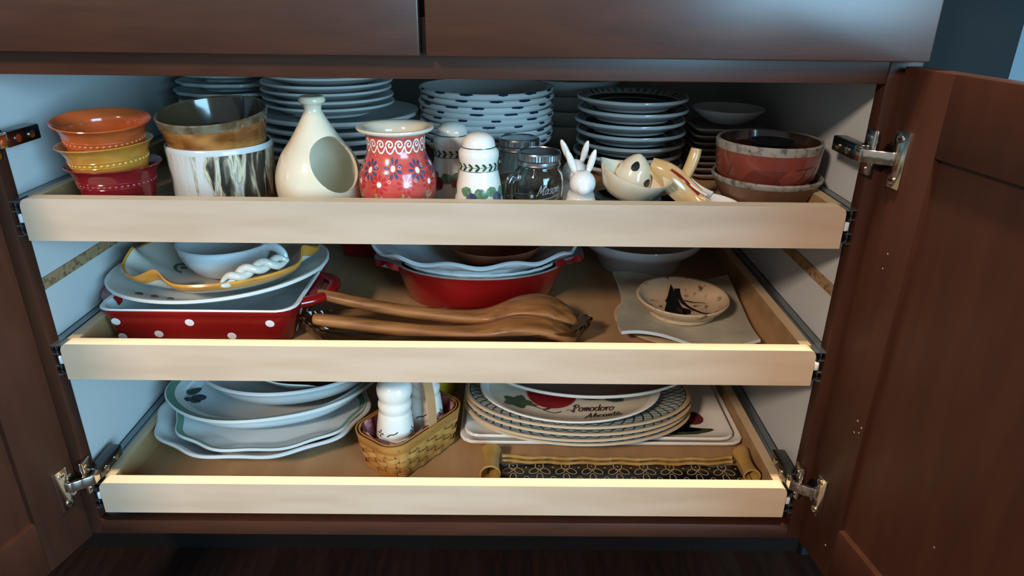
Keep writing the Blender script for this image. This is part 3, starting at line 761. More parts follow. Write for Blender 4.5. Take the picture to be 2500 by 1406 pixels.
# two stoneware bowls on the right
STN = mat('brown_stoneware', '#5d4231', .4, c2='#7b5a42', nscale=28, lo=.35, hi=.7, bump=.1, bscale=120)
STR = mat('grey_speckled_rim', '#8e8a82', .3, coat=.3, c2='#57524b', nscale=130, lo=.48, hi=.66)
RED2 = mat('iron_red_glaze', '#6b3026', .25, coat=.4, c2='#804034', nscale=22, lo=.35, hi=.7)
DKI = mat('dark_brown_glaze', '#2d1d17', .15, coat=.5, c2='#3d241b', nscale=30)
lb = thing('stoneware_bowl', 'brown stoneware bowl with grey rim under the reddish bowl', 'bowl', (.3825, .0970, F1))
obj('bowl_body', lathe('bowl_body', [(0, 0), (.032, 0), (.036, .002), (.046, .010), (.056, .0265), (.0610, .037, 1), (.0628, .0395, 1), (.0632, .042, 1), (.0618, .044, 1), (.0592, .0428, 1), (.0570, .037, 2), (.050, .021, 2), (.036, .009, 2), (0, .006, 2)], [STN, STR, DKI]), lb)
rbw = thing('reddish_bowl', 'reddish brown bowl with combed lines stacked on the stoneware bowl', 'bowl', (.3800, .0965, F1 + .0365))
ro = [(.0520, .002), (.0552, .008), (.0580, .022), (.0590, .034)]
obj('bowl_body', lathe('bowl_body', [(0, 0), (.049, 0)] + ro + [(.0593, .038, 1), (.0598, .0405, 1), (.0597, .046, 1), (.0582, .0478, 1), (.0555, .0468, 2), (.053, .036, 2), (.048, .036, 2), (.03, .0342, 2), (0, .0338, 2)], [RED2, STR, DKI]), rbw)
d = Deco(around(ro, .0004, rref=.058))
for k in range(16): x = -.045 + k * .0024; d.stroke([(x, .008), (x + .006, .0155), (x + .013, .0225)], .0006)
for x in (.018, .036, -.07): d.stroke([(x, .006), (x + .006, .014), (x + .010, .024)], .0011)
d.stroke([(.014 + i * .003, .0235 + .0002 * i) for i in range(9)], .0009)
for k in range(2): d.stroke([(-.006 + .0035 * (1 - .4 * k) * math.cos(q * PI / 8), .008 + .0035 * (1 - .4 * k) * math.sin(q * PI / 8)) for q in range(17)], .0006)
d.build('combed_lines', mat('dark_red_incision', '#4f231c', .4), rbw)
me = lathe('small_black_dish', [(0, 0), (.014, 0), (.018, .002), (.0255, .0085), (.0268, .0105), (.0255, .0112), (.018, .0055), (0, .004)], BLACKG)
tag(obj('small_black_dish', me, None, (.3815, .0945, F1 + .0365 + .0345)), 'small glossy black dish nested inside the reddish bowl', 'dish')

# ================================================================== top tray: stacks at the back
def plate_prof(r, h, foot=.58, th=.003, well=.62):
    return [(0, .0018), (foot * r - .004, .0018), (foot * r - .002, 0), (foot * r, 0), (foot * r + .002, .003), (well * r + .008, .0045), (r * .97, h - th * .55), (r * .993, h - th * .35), (r, h + .0002), (r * .992, h + th * .4), (r * .968, h + th * .45), (well * r + .005, .0078), (well * r - .004, .0058), (0, .0056)]
# scalloped plates, far left
out = oval(1, n=96, sc=.018, k=12)
GREYW = mat('grey_white_china', '#c4cfce', .2, coat=.3)
me = loft('scalloped_plate', out, plate_prof(.0855, .0125, th=.0055), GREYW)
NA = 9
for i in range(NA):
    z = F1 + .0003 + (NA - 1 - i) * .0133
    tag(obj('scalloped_plate', me, None, (-.345 + .003 * math.sin(i * 2.1), .402 + .003 * math.cos(i * 1.7), z), (0, 0, i * .4)),
        ('grey-white scalloped plate in the back left stack, ' + ordinal(i, NA)), 'plate', 'scalloped plates in the back left corner')
# large and small white plates
ml = lathe('large_plate', plate_prof(.1135, .0135, th=.0065), WHITE, 88); ms = lathe('small_plate', plate_prof(.0905, .0155, th=.004, foot=.6), WHITE, 80)
NL, NS = 6, 5
for i in range(NL):
    z = F1 + .0003 + (NL - 1 - i) * .0122
    tag(obj('large_plate', ml, None, (-.166 + .002 * math.sin(i * 2.3), .305 + .002 * math.cos(i * 3.1), z)), 'large white plate under the small white plates, ' + ordinal(i, NL), 'plate', 'large white plates behind the salt cellar')
for i in range(NS):
    z = F1 + .0003 + NL * .0122 + .0005 + (NS - 1 - i) * .0098
    tag(obj('small_plate', ms, None, (-.178 + .002 * math.sin(i * 1.9 + 1), .303 + .002 * math.cos(i * 2.9), z)), 'small white plate stacked on the large plates, ' + ordinal(i, NS), 'plate', 'small white plates behind the salt cellar')
# blue-sponged soup bowls
NAVY = mat('navy_sponge_paint', '#1d2f4a', .3, coat=.2)
bo = [(.050, 0), (.052, .004), (.064, .014), (.080, .028), (.090, .0375), (.0940, .0405), (.0950, .0425)]
bp_ = [(0, .002), (.047, .002), (.049, 0)] + bo + [(.0952, .0445), (.0938, .0462), (.0912, .0458), (.088, .0415), (.078, .031), (.062, .0155), (.052, .0066), (0, .0058)]
mb = lathe('soup_bowl', bp_, WHITE, 80)
d = Deco(around([(.0945, .0410), (.0953, .0435), (.0950, .0448), (.0938, .0464), (.0912, .0460)], .0004, rref=.0945))
rnd = random.Random(4)
for k in range(13):
    x = (k - 6.5) * .0455 + rnd.uniform(-.006, .006); L = rnd.uniform(.006, .010)
    P = []
    for q in range(18):
        t = 2 * PI * q / 18; P.append((L * math.cos(t) * (1 + rnd.uniform(-.08, .12)), (.0019 if math.sin(t) > 0 else .0013) * math.sin(t) * (1 + rnd.uniform(-.3, .3))))
    d.blob(x, .0452, P)
NC = 9; first = None
for i in range(NC):
    z = F1 + .0003 + (NC - 1 - i) * .00835; lab = 'white soup bowl with navy sponged rim, ' + ordinal(i, NC) + ' of its stack'
    loc = (.0455 + .0015 * math.sin(i * 2.2), .305 + .0015 * math.cos(i * 1.3), z)
    if first is None:
        first = thing('soup_bowl', lab, 'bowl', loc, (0, 0, 0), 'navy-sponged soup bowls'); obj('bowl_body', mb, first); d.build('sponged_marks', NAVY, first)
    else: dup(first, loc, (0, 0, i * .83), lab)
# dessert plates with floral rim
PG = mat('paint_teal_green', '#6f9a8c', .25, coat=.3, c2='#3f6156', nscale=300); PR = mat('paint_brick', '#8a4a41', .25, coat=.3, c2='#c7a49a', nscale=300); PC = mat('paint_charcoal_line', '#2b2c2e', .3)
pp = plate_prof(.0765, .0150, th=.0052, foot=.66, well=.66); md_ = lathe('flowered_plate', pp, WHITE, 80)
def plate_top(r, h, th, well):
    z1 = h + th * .45; r1 = r * .968; r0 = well * r + .005; z0 = .0078
    def S(x, y):      # x arc length at rim, y distance in from the edge
        rr = r * .99 - y; t = -PI / 2 + x / r
        f = min(max((rr - r0) / (r1 - r0), 0), 1.0); z = z0 + (z1 - z0) * f
        return Vector((rr * math.cos(t), rr * math.sin(t), z + .0004))
    return S
Sx = plate_top(.0765, .0150, .0052, .66)
dG = Deco(Sx); dR = Deco(Sx); dC = Deco(Sx)
for k in range(40):
    x = (k - 20) * .012; q = rnd.random(); D = dG if q < .5 else (dR if q < .75 else dC)
    D.poly([(x, .003), (x + rnd.uniform(.004, .009), .003), (x + rnd.uniform(.004, .009), .011), (x + .002, .013)])
    dC.stroke([(x, .003), (x + .004, .007), (x + .010, .003)], .0006)
ND = 7; first = None
for i in range(ND):
    z = F1 + .0003 + (ND - 1 - i) * .0149; lab = 'white dessert plate with painted floral rim, ' + ordinal(i, ND) + ' of its stack'
    loc = (.2478 + .002 * math.sin(i * 2.2), .274 + .0015 * math.cos(i * 1.3), z)
    if first is None:
        first = thing('flowered_plate', lab, 'plate', loc, (0, 0, 0), 'floral dessert plates'); obj('plate_body', md_, first)
        dG.build('green_pattern', PG, first); dR.build('red_pattern', PR, first); dC.build('dark_pattern', PC, first)
        cen = lathe('dark_centre', [(0, .0062), (.05, .0064), (.055, .0082), (.066, .0128)], mat('dark_picture_glaze', '#1c2326', .2, coat=.4, c2='#3a474b', nscale=60, lo=.5, hi=.7)); obj('dark_centre', cen, first)
    else: dup(first, loc, (0, 0, i * .9), lab)
# square tan plates with a pale bowl on top
TAN = mat('tan_square_glaze', '#9c8b7d', .3, coat=.3, c2='#857a76', nscale=22); TANR = mat('dull_red_glaze', '#6d352f', .3, coat=.3)
sqo = rrect(.047, .047, .010, 64)
sq = loft('square_plate', sqo, [(0, 0), (.66, 0), (.70, .001), (.97, .0065), (1.0, .0082), (1.0, .0096), (.97, .0099), (.90, .0078), (.72, .0042), (0, .0038)], TAN, ang=30)
sq2 = loft('square_plate_red', sqo, [(0, 0), (.66, 0), (.70, .001), (.97, .0065), (1.0, .0082), (1.0, .0096, 1), (.97, .0099, 1), (.90, .0078, 1), (.72, .0042, 1), (0, .0038, 1)], [TAN, TANR], ang=30)
NE = 8; SE = .0088
for i in range(NE):
    z = F1 + .0003 + (NE - 1 - i) * SE
    tag(obj('square_plate', sq2 if i == 2 else sq, None, (.3740 + .001 * math.sin(i * 3), .262 + .0012 * math.cos(i * 2), z), (0, 0, .04 * math.sin(i * 5))), 'square tan side plate in the right-hand back stack, ' + ordinal(i, NE), 'plate', 'square tan side plates')
bpl = lathe('pale_bowl', [(0, 0), (.024, 0), (.027, .002), (.040, .010), (.0482, .0175), (.0492, .0195), (.0478, .0200), (.038, .0135), (.025, .0055), (0, .004)], GREYW)
tag(obj('pale_bowl', bpl, None, (.3790, .264, F1 + .0003 + NE * SE + .0025)), 'shallow pale bowl resting on the square plates', 'bowl')
# wide bowls in the deep back between the stacks
NF = 4
mf = lathe('serving_bowl', [(0, 0), (.040, 0), (.044, .002), (.068, .024), (.079, .041), (.080, .044), (.0785, .045), (.066, .028), (.044, .007), (0, .005)], GREYW, 72)
for i in range(NF):
    z = F1 + .0003 + (NF - 1 - i) * .0225
    tag(obj('serving_bowl', mf, None, (.176, .434 + .001 * i, z)), 'wide pale bowl in the dark behind the soup bowls, ' + ordinal(i, NF), 'bowl', 'wide pale bowls at the back')

# ================================================================== middle tray
DOTW = mat('white_dot_glaze', '#e3e0db', .2, coat=.3)
LIPW = mat('blue_white_enamel', '#d7dcdd', .15, coat=.5)
# red polka-dot baking dish
bd = thing('baking_dish', 'red polka-dot rectangular baking dish with white lip and side handles', 'baking dish', (-.3045, .152, F2))
bo_ = rrect(.1225, .098, .024, 96)
BDP = [(0, .0006), (.86, .0006), (.895, 0), (.915, .003), (.965, .034), (.972, .0385, 0), (.985, .0395, 0), (1.0, .045, 0), (1.0, .0475, 1), (.985, .0495, 1), (.955, .0485, 1), (.94, .042, 1), (.90, .008, 1), (.86, .0045, 1), (0, .004, 1)]
obj('dish_body', loft('dish_body', bo_, BDP, [REDG, LIPW]), bd)
for s in (-1, 1):
    def hnd(u, v, s=s):
        q = (u - .5) * 2; yy = q * .046; r = (1 - abs(q) ** 3.2)
        return Vector((s * (.118 + v * .034 * r), yy - .010, .0415 + .002 * v * r))
    vsn = MB()
    P = [(s * (.115 + (.034 if s > 0 else .025) * (1 - abs(q) ** 3.0)), q * .047 - .010, .0415) for q in [-1 + i / 14 for i in range(29)]]
    b = MB(); va, fa = tube('t', P, [(.0085, .0068)] * len(P), REDG, 12, up=(0, 0, 1), raw=True); b.add(va, fa)
    vb, fb = None, None
    b.build('handle', REDG, bd)
    me = sheet('handle_web', lambda u, v, s=s: Vector((s * (.1195 + v * .014 * (1 - abs(2 * u - 1) ** 3)), (2 * u - 1) * .046 - .010, .0405)), 20, 4, .004, REDG)
    obj('handle_web', me, bd)
def side_pt(face, t, z):    # point on the sloping outer wall
    k = .915 + (.965 - .915) * (z - .003) / .031
    if face == 'front': return Vector((t, -.098 * k - .0005, z))
    return Vector((.1225 * k + .0005, t, z))
for face, spots in (('front', ((-.098, .0315), (-.050, .0135), (-.008, .0310), (.040, .0115), (.0905, .0305), (.094 - .19, .009))), ('right', ((-.066, .0115), (-.056, .030), (-.022, .0125), (-.040, .0085), (.03, .03), (.06, .012)))):
    for t_, z_ in spots:
        if z_ < .009: continue
        d = Deco(lambda x, y, f=face: side_pt(f, x, y)); d.dot(t_, z_, .0056, .0050, n=20)
        o = d.build('polka_dot', DOTW, bd); del o['kind']
# oval platter
OLIVED = mat('paint_dark_olive', '#2f352c', .3); plt = thing('oval_platter', 'white oval platter lying across the polka-dot baking dish', 'platter', (-.3065, .160, F2 + .0462), (.05, -.035, .16))
PLP = [(0, .0005), (.60, .0005), (.63, 0), (.66, .002), (.86, .011), (.97, .017), (1.0, .0195), (1.0, .0215), (.985, .023), (.95, .0222), (.84, .0165), (.66, .0055), (.6, .0042), (0, .004)]
obj('platter_body', loft('platter_body', oval(.142, .108, 96), PLP, mat('pale_grey_glaze', '#d3d8d6', .15, coat=.5)), plt)
d = Deco(lambda x, y: Vector((x, y, .0170 + .0006 * 0 + .03 * max(0, math.hypot(x / .142, y / .108) - .84))))
for k in range(4): leaf(d, -.092 + k * .022, -.058 - .011 * k, .013, .006, -.5 - .1 * k)
d.build('painted_leaves', OLIVED, plt)
# ruffled bowl with ochre rim and twisted handle
OCHRE = mat('ochre_rim_glaze', '#c98f3c', .2, coat=.4, c2='#b57a2b', nscale=30); IVORY = mat('ivory_glaze', '#cfcdc2', .16, coat=.5)
rf = thing('ruffled_bowl', 'ivory ruffled bowl with ochre rim and twisted rope handle', 'bowl', (-.3000, .160, F2 + .0512), (.05, -.03, 0))
def ruff(th, s, z):
    f = max(0, (s - .55) / .45) ** 2
    pk = 0
    for a in (-2.02, -.18, 1.2, 2.35, 3.25):
        dd = (th - a + PI) % (2 * PI) - PI; pk += math.exp(-(dd / .17) ** 2)
    return (1 - .10 * f * pk, .0135 * f * pk)
RFP = [(0, .0005), (.42, .0005), (.46, 0), (.50, .002), (.74, .012), (.92, .0235, 1), (.985, .0300, 1), (1.0, .0335, 1), (.985, .0362, 1), (.955, .0352, 0), (.91, .0305, 0), (.84, .0250, 0), (.72, .0160, 0), (.50, .006, 0), (0, .0045, 0)]
obj('bowl_body', loft('bowl_body', oval(.1275, .104, 144), RFP, [IVORY, OCHRE], wave=ruff), rf)
for k in range(2):
    P = []
    for i in range(50):
        u = i / 49; c = Vector((.034 + .070 * u, -.098 + .044 * u, .0345 + .011 * u + .005 * math.sin(PI * u))); q = u * 4.0 * 2 * PI / 2 + k * PI
        P.append(c + Vector((-.15, .55, 0)) * .0072 * math.cos(q) + Vector((0, 0, 1)) * .0050 * math.sin(q))
    obj('rope_strand', tube('rope_strand', P, [.0050 * (.45 + .55 * min(1, 6 * u, 6 * (1 - u))) for u in [i / 49 for i in range(50)]], IVORY, 10), rf)
d = Deco(lambda x, y: Vector((x, y, .0048 + .0165 * max(0, (math.hypot(x / .118, y / .1) - .50) / .3))))
for cx, cy, r0 in ((-.062, .008, .014), (-.035, .030, .010)):
    d.stroke([(cx + r0 * (1 - k / 30 * .8) * math.cos(k / 30 * 3 * PI), cy + r0 * (1 - k / 30 * .8) * math.sin(k / 30 * 3 * PI)) for k in range(31)], .004)
d.build('green_swirls', mat('paint_grey_green', '#5d6b5c', .25, coat=.3), rf)
d2_ = Deco(d.S); d2_.dot(-.018, -.028, .010, .016, .5); d2_.build('red_spot', mat('paint_maroon', '#5b2029', .25), rf)
# white cup lying in it
cp = thing('white_cup', 'wide white cup with a looped handle standing in the ruffled bowl', 'cup', (-.2960, .160, F2 + .0580), (0, 0, -.18)); cp.scale = (1.10, 1.10, 1.10)
co_ = profile([(.024, 0), (.029, .001), (.040, .008), (.0495, .020), (.054, .032), (.056, .040)], 4)
GW = mat('cool_white_glaze', '#cdd6da', .14, coat=.5)
obj('cup_body', lathe('cup_body', [(0, .001)] + co_ + [(.0568, .0412), (.0555, .042), (.053, .040), (.051, .032), (.0465, .020), (.037, .010), (.025, .004), (0, .0035)], GW), cp)
P = spline([(.051, -.004, .037), (.066, -.006, .0385), (.0765, -.008, .032), (.077, -.009, .0215), (.069, -.008, .0125)], 6)
obj('handle', tube('handle', P, [(.0058, .0036)] * len(P), GW, 12, up=(0, 1, 0)), cp)
d = Deco(around(co_, .0004, rref=.052)); d.stroke(spline([(-.029, .0305), (-.0265, .0325), (-.0225, .017), (-.0200, .0105), (-.0155, .0105)], 5), .0009)
d.build('painted_stroke', BLACKG, cp)
# dark red dish deep behind
me = loft('red_dish', rrect(.070, .055, .018, 64), [(0, 0), (.84, 0), (.88, .002), (.97, .062), (1.0, .066, 0), (1.0, .0735), (.97, .075), (.94, .072, 0), (.88, .008), (0, .006)], REDG)
tag(obj('red_dish', me, None, (-.1350, .415, F2)), 'red rectangular dish in the shadow behind the polka-dot dish', 'dish')
# red oval casserole with lug handles
rc = thing('oval_casserole', 'red oval casserole with lug handles, holding white dishes', 'casserole', (.0370, .226, F2))
OV = oval(.122, .084, 96)
obj('casserole_body', loft('casserole_body', OV, [(0, .0006), (.80, .0006), (.83, 0), (.86, .003), (.95, .036), (1.0, .0520, 0), (1.005, .0555, 1), (.985, .0572, 1), (.955, .0555, 1), (.91, .036, 1), (.82, .008, 1), (0, .005, 1)], [REDG, mat('grey_glaze_lip', '#8f8b84', .2, coat=.4)]), rc)
for s in (-1, 1):
    def lug(u, v, s=s):
        q = 2 * u - 1; return Vector((s * (.108 + v * .0415 * (1 - abs(q) ** 4 * .55)), q * .036 * (1 - .18 * v), .0555 + .004 * v))
    obj('lug_handle', sheet('lug_handle', lug, 20, 8, .0085, [MATS['grey_glaze_lip'], REDG], 1), rc)
# two white oval dishes in it
me = loft('white_oval_dish', oval(.1125, .0755, 96, sc=.006, k=28), [(0, 0), (.60, 0), (.64, .001), (.80, .022), (.94, .042), (1.0, .0478), (1.0, .050), (.98, .0508), (.93, .0455), (.78, .024), (.62, .005), (0, .004)], WHITE)
tag(obj('white_oval_dish', me, None, (.0370, .226, F2 + .0090)), 'white oval dish nested directly in the red casserole', 'dish')
def wavy(k, amp, s0=.8):
    return lambda th, s, z: (1 + .012 * max(0, (s - s0) / (1 - s0)) * math.cos(k * th), amp * max(0, (s - s0) / (1 - s0)) * math.cos(k * th + .6))
me = loft('wavy_oval_dish', oval(.146, .098, 144), [(0, 0), (.50, 0), (.53, .001), (.66, .014), (.80, .026), (.93, .0325), (1.0, .0385), (1.005, .0420), (.985, .0435), (.94, .0390), (.80, .0295), (.66, .0175), (.52, .005), (0, .004)], GW, wave=wavy(11, .0035))
tag(obj('wavy_oval_dish', me, None, (.0315, .221, F2 + .0432), (.02, 0, 0)), 'white oval dish with a wavy rim on top of the red casserole', 'dish')
TERRA = mat('terracotta', '#8a5138', .45, c2='#7a452f', nscale=20)
me = lathe('terracotta_bowl', [(0, 0), (.024, 0), (.028, .001), (.050, .010), (.066, .026), (.071, .036), (.070, .037), (.064, .027), (.048, .013), (.026, .004), (0, .003)], TERRA)
tag(obj('terracotta_bowl', me, None, (.0580, .222, F2 + .0485)), 'terracotta bowl resting in the wavy-rimmed white dish', 'bowl')
# white footed bowl
me = lathe('footed_bowl', [(0, .002), (.058, .002), (.061, 0), (.064, .001), (.070, .016), (.080, .030), (.094, .0405), (.0985, .047), (.1, .054), (.0992, .0565), (.0975, .0555), (.095, .049), (.082, .036), (.066, .02), (.05, .008), (0, .006)], GW, 80)
tag(obj('footed_bowl', me, None, (.2920, .352, F2), (.03, 0, 0)), 'pale grey-white bowl standing behind the wavy pottery plate', 'bowl')
# pottery: round plate, wavy square plate, small bird bowl
SAND = mat('sand_pottery', '#b49a78', .45, c2='#c8b493', nscale=40, lo=.35, hi=.7, bump=.12, bscale=150)
SAGE = mat('grey_sage_pottery', '#9b9684', .4, coat=.1, c2='#b5ae98', nscale=26, lo=.35, hi=.7, bump=.25, bscale=130); EDGEB = mat('blue_white_edge', '#c6cfd4', .25, coat=.3)
me = lathe('round_plate', [(0, 0), (.062, 0), (.065, .001), (.078, .0042), (.0805, .0060), (.079, .0068), (.06, .0040), (0, .0036)], SAND)
tag(obj('round_plate', me, None, (.3030, .134, F2)), 'sand-coloured round plate under the wavy square plate', 'plate')
C4 = [Vector((-.084, -.090, 0)), Vector((.084, -.099, 0)), Vector((-.075, .090, 0)), Vector((.097, .094, 0))]
def wsq(u, v):
    p = C4[0].lerp(C4[1], u).lerp(C4[2].lerp(C4[3], u), v)
    e = (2 * v - 1); f = (2 * u - 1)
    p.y += (.006 * math.sin(2 * PI * u + .3)) * e * e * (1 if v < .5 else .4)
    p.x += -.007 * math.cos(2 * PI * v * .9 - .8) * f * f * (1 if u < .5 else .3)
    p.z = .0125 + .0068 * math.sin(2 * PI * u + .7) * e * e + .010 * max(0, abs(f) - .55) ** 1.3 * (1 if u < .5 else -.25) + .012 * max(0, e - .3) ** 1.4
    return p
me = sheet('wavy_square_plate', wsq, 40, 36, .0042, [SAGE, EDGEB], 1)
tag(obj('wavy_square_plate', me, None, (.3095, .152, F2 + .0010)), 'grey-green wavy square pottery plate with pale edge', 'plate')
bb_ = thing('bird_bowl', 'small speckled sand bowl painted with a black bird and branch', 'bowl', (.3130, .142, F2 + .0140), (.03, 0, 0))
SPK = mat('speckled_sand_glaze', '#c4ab8c', .3, coat=.3, c2='#6a4a35', nscale=95, lo=.60, hi=.70)
obj('bowl_body', lathe('bowl_body', [(0, .001), (.040, .001), (.043, 0), (.046, .0015), (.0465, .006), (.0565, .0145), (.0605, .0200), (.0615, .0222), (.0600, .0236), (.0575, .0228), (.053, .0150), (.044, .0080), (.03, .0060), (0, .0055)], SPK), bb_)
def inbowl(x, y):
    r = math.hypot(x, y)
    if r > .0555: x, y, r = x * .0555 / r, y * .0555 / r, .0555
    z = .0058 + (.0025 * max(0, (r - .03) / .014) if r < .044 else .0025 + (.0148) * (r - .044) / .0135)
    return Vector((x, y, z + .0006))
d = Deco(inbowl)
def up(P): return [((px - 1005) * .000158, -(py - 508) * .00031) for px, py in P]
d.poly(up([(975, 345), (1003, 480), (1020, 590), (1065, 610), (1060, 660), (960, 650), (840, 635), (828, 600), (850, 540), (890, 480), (890, 450), (915, 430)]))
d.poly(up([(1010, 520), (1072, 540), (1050, 585), (1015, 580)]))
d.stroke(spline(up([(1030, 360), (1030, 440), (1060, 510), (1150, 570), (1230, 590), (1320, 605)]), 5), .0075, True)
d.stroke(spline(up([(1060, 450), (1120, 470), (1170, 470), (1225, 482)]), 5), .0038, True); d.stroke(spline(up([(1150, 565), (1200, 590), (1220, 602)]), 4), .002, True); d.stroke(spline(up([(1080, 450), (1100, 462), (1130, 455)]), 4), .0016, True)
d.build('bird_painting', mat('paint_ink', '#15161b', .3), bb_)
# clear glass relish tray with two wooden servers
SMOKE = mat('faceted_clear_glass', '#d8d4cd', .04, trans=1, ior=1.47)
def ribs(th, s, z):
    e = abs(math.cos(th)) ** 10
    return (1 + .02 * e * math.cos(26 * th) * (1 if s > .7 else 0), .007 * e * max(0, s - .8) / .2)
me = loft('glass_relish_tray', oval(.181, .042, 160, p=2.6), [(0, 0), (.86, 0), (.90, .002), (.96, .014), (1.0, .0245), (1.0, .0265), (.985, .0272), (.94, .0165), (.88, .0055), (0, .0045)], SMOKE, wave=ribs)
tag(obj('glass_relish_tray', me, None, (.0010, .0755, F2)), 'long clear glass tray holding two wooden servers', 'glass tray')
WOOD = mat('olive_wood', '#6f4320', .5, coat=.05, c2='#a06a38', nscale=16, stretch=(.7, 6, 6), lo=.36, hi=.64)
def server(name, sec, loc, rot, label):
    vs = []; fs = []; n = 16
    sp = spline(sec, 6)
    for (x, y, z, wd, th) in sp:
        for j in range(n):
            t = 2 * PI * j / n; wd_, th_ = wd * 1.2, th * 1.25
            vs.append((x, y + wd_ * math.cos(t), z + th_ * math.sin(t) + .30 * wd * max(0, (wd - .012) / .012) * math.cos(t) ** 2))
    for i in range(len(sp) - 1):
        for j in range(n): fs.append((i * n + j, i * n + (j + 1) % n, (i + 1) * n + (j + 1) % n, (i + 1) * n + j))
    fs += [tuple(range(n))[::-1], tuple(range((len(sp) - 1) * n, len(sp) * n))]
    return tag(obj(name, mesh(name, vs, fs, WOOD, None, True, 60), None, loc, rot), label, 'server', 'wooden salad servers')
sec = [(-.176, .016, .030, .0028, .0025), (-.170, .014, .0305, .0068, .0052), (-.12, .006, .0235, .0072, .0062), (-.06, -.001, .017, .0076, .0066), (0, -.004, .0125, .0084, .0068), (.045, -.003, .0135, .0125, .0070), (.085, .0, .0230, .0190, .0092), (.120, .001, .0240, .0215, .0085), (.146, .0, .0165, .0185, .0055), (.160, -.001, .0105, .010, .004), (.164, -.001, .009, .003, .002)]
server('wooden_server', sec, (.0060, .104, F2 + .0110), (.12, 0, -.03), 'wooden salad server lying at the back of the glass tray')
sec2 = [(-.168, .004, .0235, .0028, .0025), (-.163, .003, .0235, .0072, .0055), (-.12, .001, .0195, .0078, .0066), (-.06, -.002, .014, .0080, .0068), (0, -.004, .0115, .0086, .0068), (.045, -.003, .0135, .0120, .0070), (.085, .0, .0195, .0172, .0090), (.120, .001, .0180, .0190, .0082), (.146, .0, .0100, .0165, .0055), (.157, -.001, .0065, .010, .004), (.161, -.001, .006, .003, .002)]
server('wooden_server', sec2, (.0040, .0660, F2 + .0075), (.10, 0, -.02), 'wooden salad server lying at the front of the glass tray')

# ================================================================== bottom tray, left
def platter_out(a, b, n=144):
    o = []
    for i in range(n):
        t = 2 * PI * i / n; c, s = math.cos(t), math.sin(t)
        q = 1 + .021 * math.cos(10 * t + .5)
        x = a * math.copysign(abs(c) ** .95, c); y = b * math.copysign(abs(s) ** .95, s); o.append((x * q, y * q))
    return o
def wprof(h, b=.002, mi=0, rim=1):
    return [(0, .0006), (.62, .0006), (.65, 0), (.68, b), (.80, h * .55), (.95, h * .88), (1.0, h), (1.0, h + .0022), (.985, h + .0034, rim), (.955, h + .0026, rim), (.925, h * .90 + .002, 0), (.80, h * .58 + .0025), (.67, .0055), (.62, .0045), (0, .0042)]
GWH = mat('grey_blue_white_glaze', '#cdd3d3', .17, coat=.4, c2='#c4cccd', nscale=9)
me = loft('scalloped_platter', platter_out(.152, .122), wprof(.0338, rim=0), GWH)
tag(obj('scalloped_platter', me, None, (-.2790, .166, F3 + .0003), (0, 0, .04)), 'large plain white scalloped platter lying directly on the tray', 'platter')
gp = thing('green_banded_plate', 'white wavy-edged plate with green band on the scalloped platter', 'plate', (-.2690, .168, F3 + .0175), (0, 0, .08))
obj('plate_body', loft('plate_body', platter_out(.135, .110), wprof(.018), [GWH, GREENB]), gp)
def flatS(z, a, b, s0, z1):
    return lambda x, y: Vector((x, y, z + (z1 - z) * max(0, (math.hypot(x / a, y / b) - s0) / (1 - s0)) + .0006))
S_ = flatS(.0050, .139, .114, .66, .0200)
dl_ = Deco(S_); df = Deco(S_); dy_ = Deco(S_)
leaf(dl_, -.115, -.040, .022, .014, .3); leaf(dl_, -.040, -.094, .018, .008, 2.9); leaf(dl_, .075, -.075, .03, .008, .5)
df.dot(-.095, -.048, .012, .009); df.dot(.072, -.076, .012, .0045, .5)
dy_.dot(-.020, -.093, .010, .0062); dy_.dot(-.004, -.092, .010, .0062)
dl_.build('painted_leaves', mat('paint_deep_green', '#3f5345', .3), gp); df.build('painted_plums', mat('paint_mauve', '#6a4a56', .3), gp); dy_.build('painted_lemons', mat('paint_straw', '#cfc08f', .3), gp)
od = thing('green_banded_dish', 'deep white oval dish with green band and painted fruit', 'dish', (-.2680, .205, F3 + .0262), (.035, -.03, .20))
ODP = [(0, .0006), (.52, .0006), (.55, 0), (.60, .002), (.82, .014), (.89, .024), (.915, .0330), (.96, .0360), (1.0, .0385), (1.0, .0410), (.985, .0422, 1), (.945, .0408, 1), (.915, .0390, 0), (.84, .0345), (.80, .020), (.58, .006), (0, .005)]
obj('dish_body', loft('dish_body', oval(.158, .112, 120, sc=.008, k=6), ODP, [GWH, GREENB]), od)
Sd = flatS(.0325, .158, .112, .80, .0405); dl_ = Deco(Sd); df = Deco(Sd)
leaf(dl_, -.128, -.010, .022, .016, .7); leaf(dl_, -.120, -.028, .016, .009, -.4); df.dot(-.110, -.022, .012, .008, -.5); df.dot(-.124, -.024, .007, .006)
dl_.build('painted_leaf', mat('paint_forest', '#34473a', .3), od); df.build('painted_fruit', mat('paint_dark_plum', '#3b3a48', .3), od)
me = loft('plain_oval_dish', oval(.140, .104, 96), [(0, .0006), (.58, .0006), (.61, 0), (.66, .003), (.84, .016), (.93, .032), (.965, .0395), (1.0, .0425), (1.0, .0455), (.98, .0468), (.945, .0445), (.82, .022), (.64, .007), (0, .005)], GWH)
tag(obj('plain_oval_dish', me, None, (-.2440, .228, F3 + .0455), (.04, -.03, .14)), 'plain white oval dish on top of the green-banded dish', 'dish')
PLB = mat('plum_brown_glaze', '#4a3237', .25, coat=.3)
me = loft('wavy_bowl', oval(.094, .080, 120), [(0, 0), (.5, 0), (.55, .002), (.80, .014), (.96, .026), (1.0, .0305), (.99, .0325, 1), (.96, .031, 1), (.80, .018, 1), (.5, .005, 1), (0, .004, 1)], [WARMWHITE, PLB], wave=lambda th, s, z: (1, -.0075 * max(0, s - .6) / .4 * (math.exp(-(((th - 5.15 + PI) % (2 * PI) - PI) / .22) ** 2) + math.exp(-(((th - 3.7 + PI) % (2 * PI) - PI) / .25) ** 2))))
